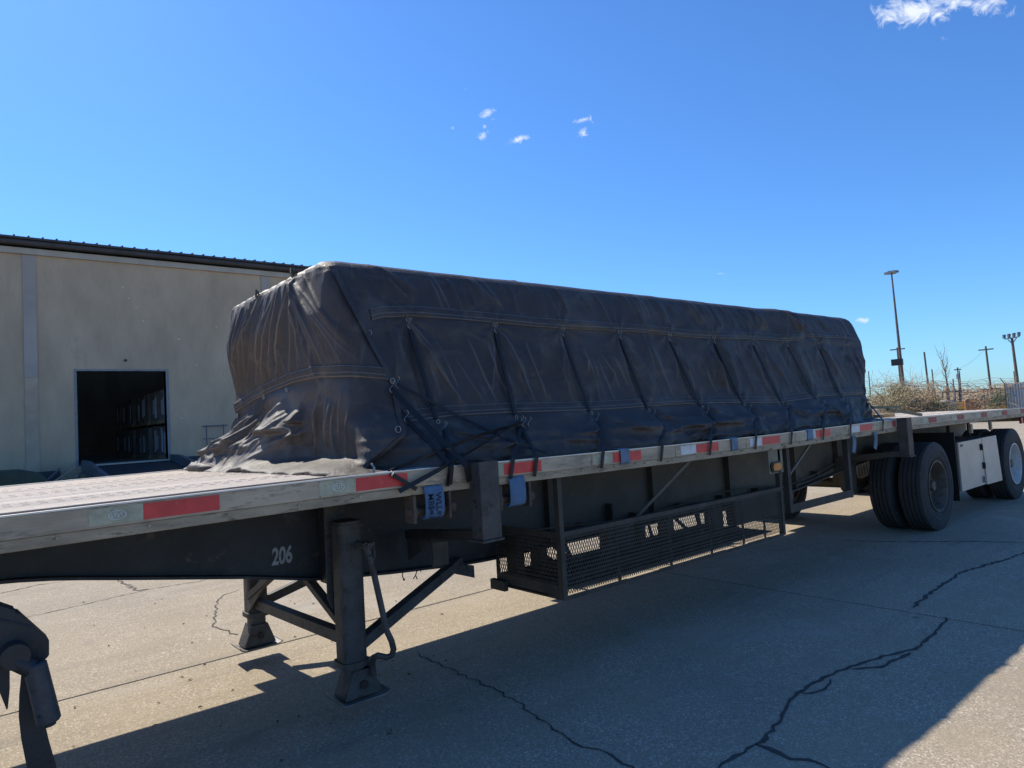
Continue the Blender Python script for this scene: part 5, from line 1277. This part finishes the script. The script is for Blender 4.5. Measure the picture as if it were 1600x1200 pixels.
bl = [('pale olive bush emerging right behind the rear of the tarp', 41, 15.35, 1.0, 2.15, 1.2, M_LEAFG, 1),
      ('brown tangled bush at the foot of the tall mast', 42, 15.0, 1.3, 2.25, 1.5, M_LEAFD, 2),
      ('dark green bush low in front of the fence', 42.5, 14.3, 1.2, 1.35, 1.3, M_LEAFK, 3),
      ('brown brush piled against the fence middle', 44, 15.1, .6, 1.9, .6, M_LEAFD, 4),
      ('sparse rusty brush behind the middle of the fence', 64, 18.5, 2.6, 1.9, .7, M_LEAFD, 5),
      ('dark vine clump on the fence beside the metal wall', 45.4, 12.0, .5, 1.6, .5, M_LEAFK, 6),
      ('brown vine clump above the fence left of the metal wall', 46, 12.6, .5, 2.1, .3, M_LEAFD, 7),
      ('olive bush farthest left, mostly behind the tarp', 40, 15.9, 1.1, 2.2, 1.0, M_LEAFG, 8)]
for a in bl: brush(*a)
# airy twigs above the brush
tw = thing('bare_vines', 'tangle of bare arching vines above the brush and fence', 'vines', (44, 14.5, 0)); rnd = random.Random(12); b = MB()
for i in range(150):
    x_ = rnd.uniform(1362, 1470) if i < 100 else rnd.uniform(1505, 1600); X = rnd.uniform(42, 46); a = onX(x_, 604, X); d = Vector((rnd.uniform(-.2, .2), rnd.uniform(-1, 1), rnd.uniform(.3, 1.0))).normalized(); P = [a]
    for k in range(6): d = (d+Vector((0, rnd.uniform(-.4, .4), rnd.uniform(-.5, .05)))).normalized(); P.append(P[-1]+d*rnd.uniform(.12, .30)*(1 if i < 100 else .5))
    b.tube(P, [.011, .010, .009, .008, .007, .006, .004], 3, False)
kind(b.build('vine_tangle', M_TWIG, tw, recalc=False), 'stuff')
# bare sapling
sp_ = thing('bare_sapling', 'thin leafless sapling rising between the posts', 'tree', (49, 16.0, 0)); rnd = random.Random(5)
A = onX(1482, 606, 49); B_ = onX(1469, 548, 49); b = MB(); b.tube([(49, A.y, 0), A, A.lerp(B_, .5), B_], [.05, .035, .025, .008], 5); b.build('trunk', M_TWIG, sp_)
b = MB()
for i in range(26):
    q = A.lerp(B_, rnd.uniform(.15, .95)); s_ = rnd.choice((-1, 1)); P = [q, q+Vector((0, s_*rnd.uniform(.08, .2), rnd.uniform(.2, .45))), q+Vector((0, s_*rnd.uniform(.15, .4), rnd.uniform(.5, 1.0)))]; b.tube(P, [.012, .009, .005], 4, False)
b.build('twigs', M_TWIG, sp_, recalc=False)
# distant low treeline beyond the yard, and sheds
rnd = random.Random(9); vs = []; fs = []
for i in range(9000):
    X = rnd.uniform(150, 175); a = rnd.uniform(-30, 120); h = 1.6+1.3*abs(float(vnoise(a*.15, 1.0, 3)))+.8*abs(float(vnoise(a*.7, 2.0, 4)))
    p = Vector((X, a, rnd.uniform(0, 1)**.7*h)); r_ = rnd.uniform(.25, .5); u = Vector((rnd.gauss(0, 1), rnd.gauss(0, 1), rnd.gauss(0, 1))).normalized(); v = u.orthogonal().normalized(); k = len(vs); vs += [p-u*r_, p+v*r_*.6, p+u*r_, p-v*r_*.6]; fs.append((k, k+1, k+2, k+3))
b = MB(); b.add(vs, fs); kind(tag(b.build('distant_brush', M_LEAFD, recalc=False), 'low distant line of brown brush on the horizon', 'brush'), 'stuff')
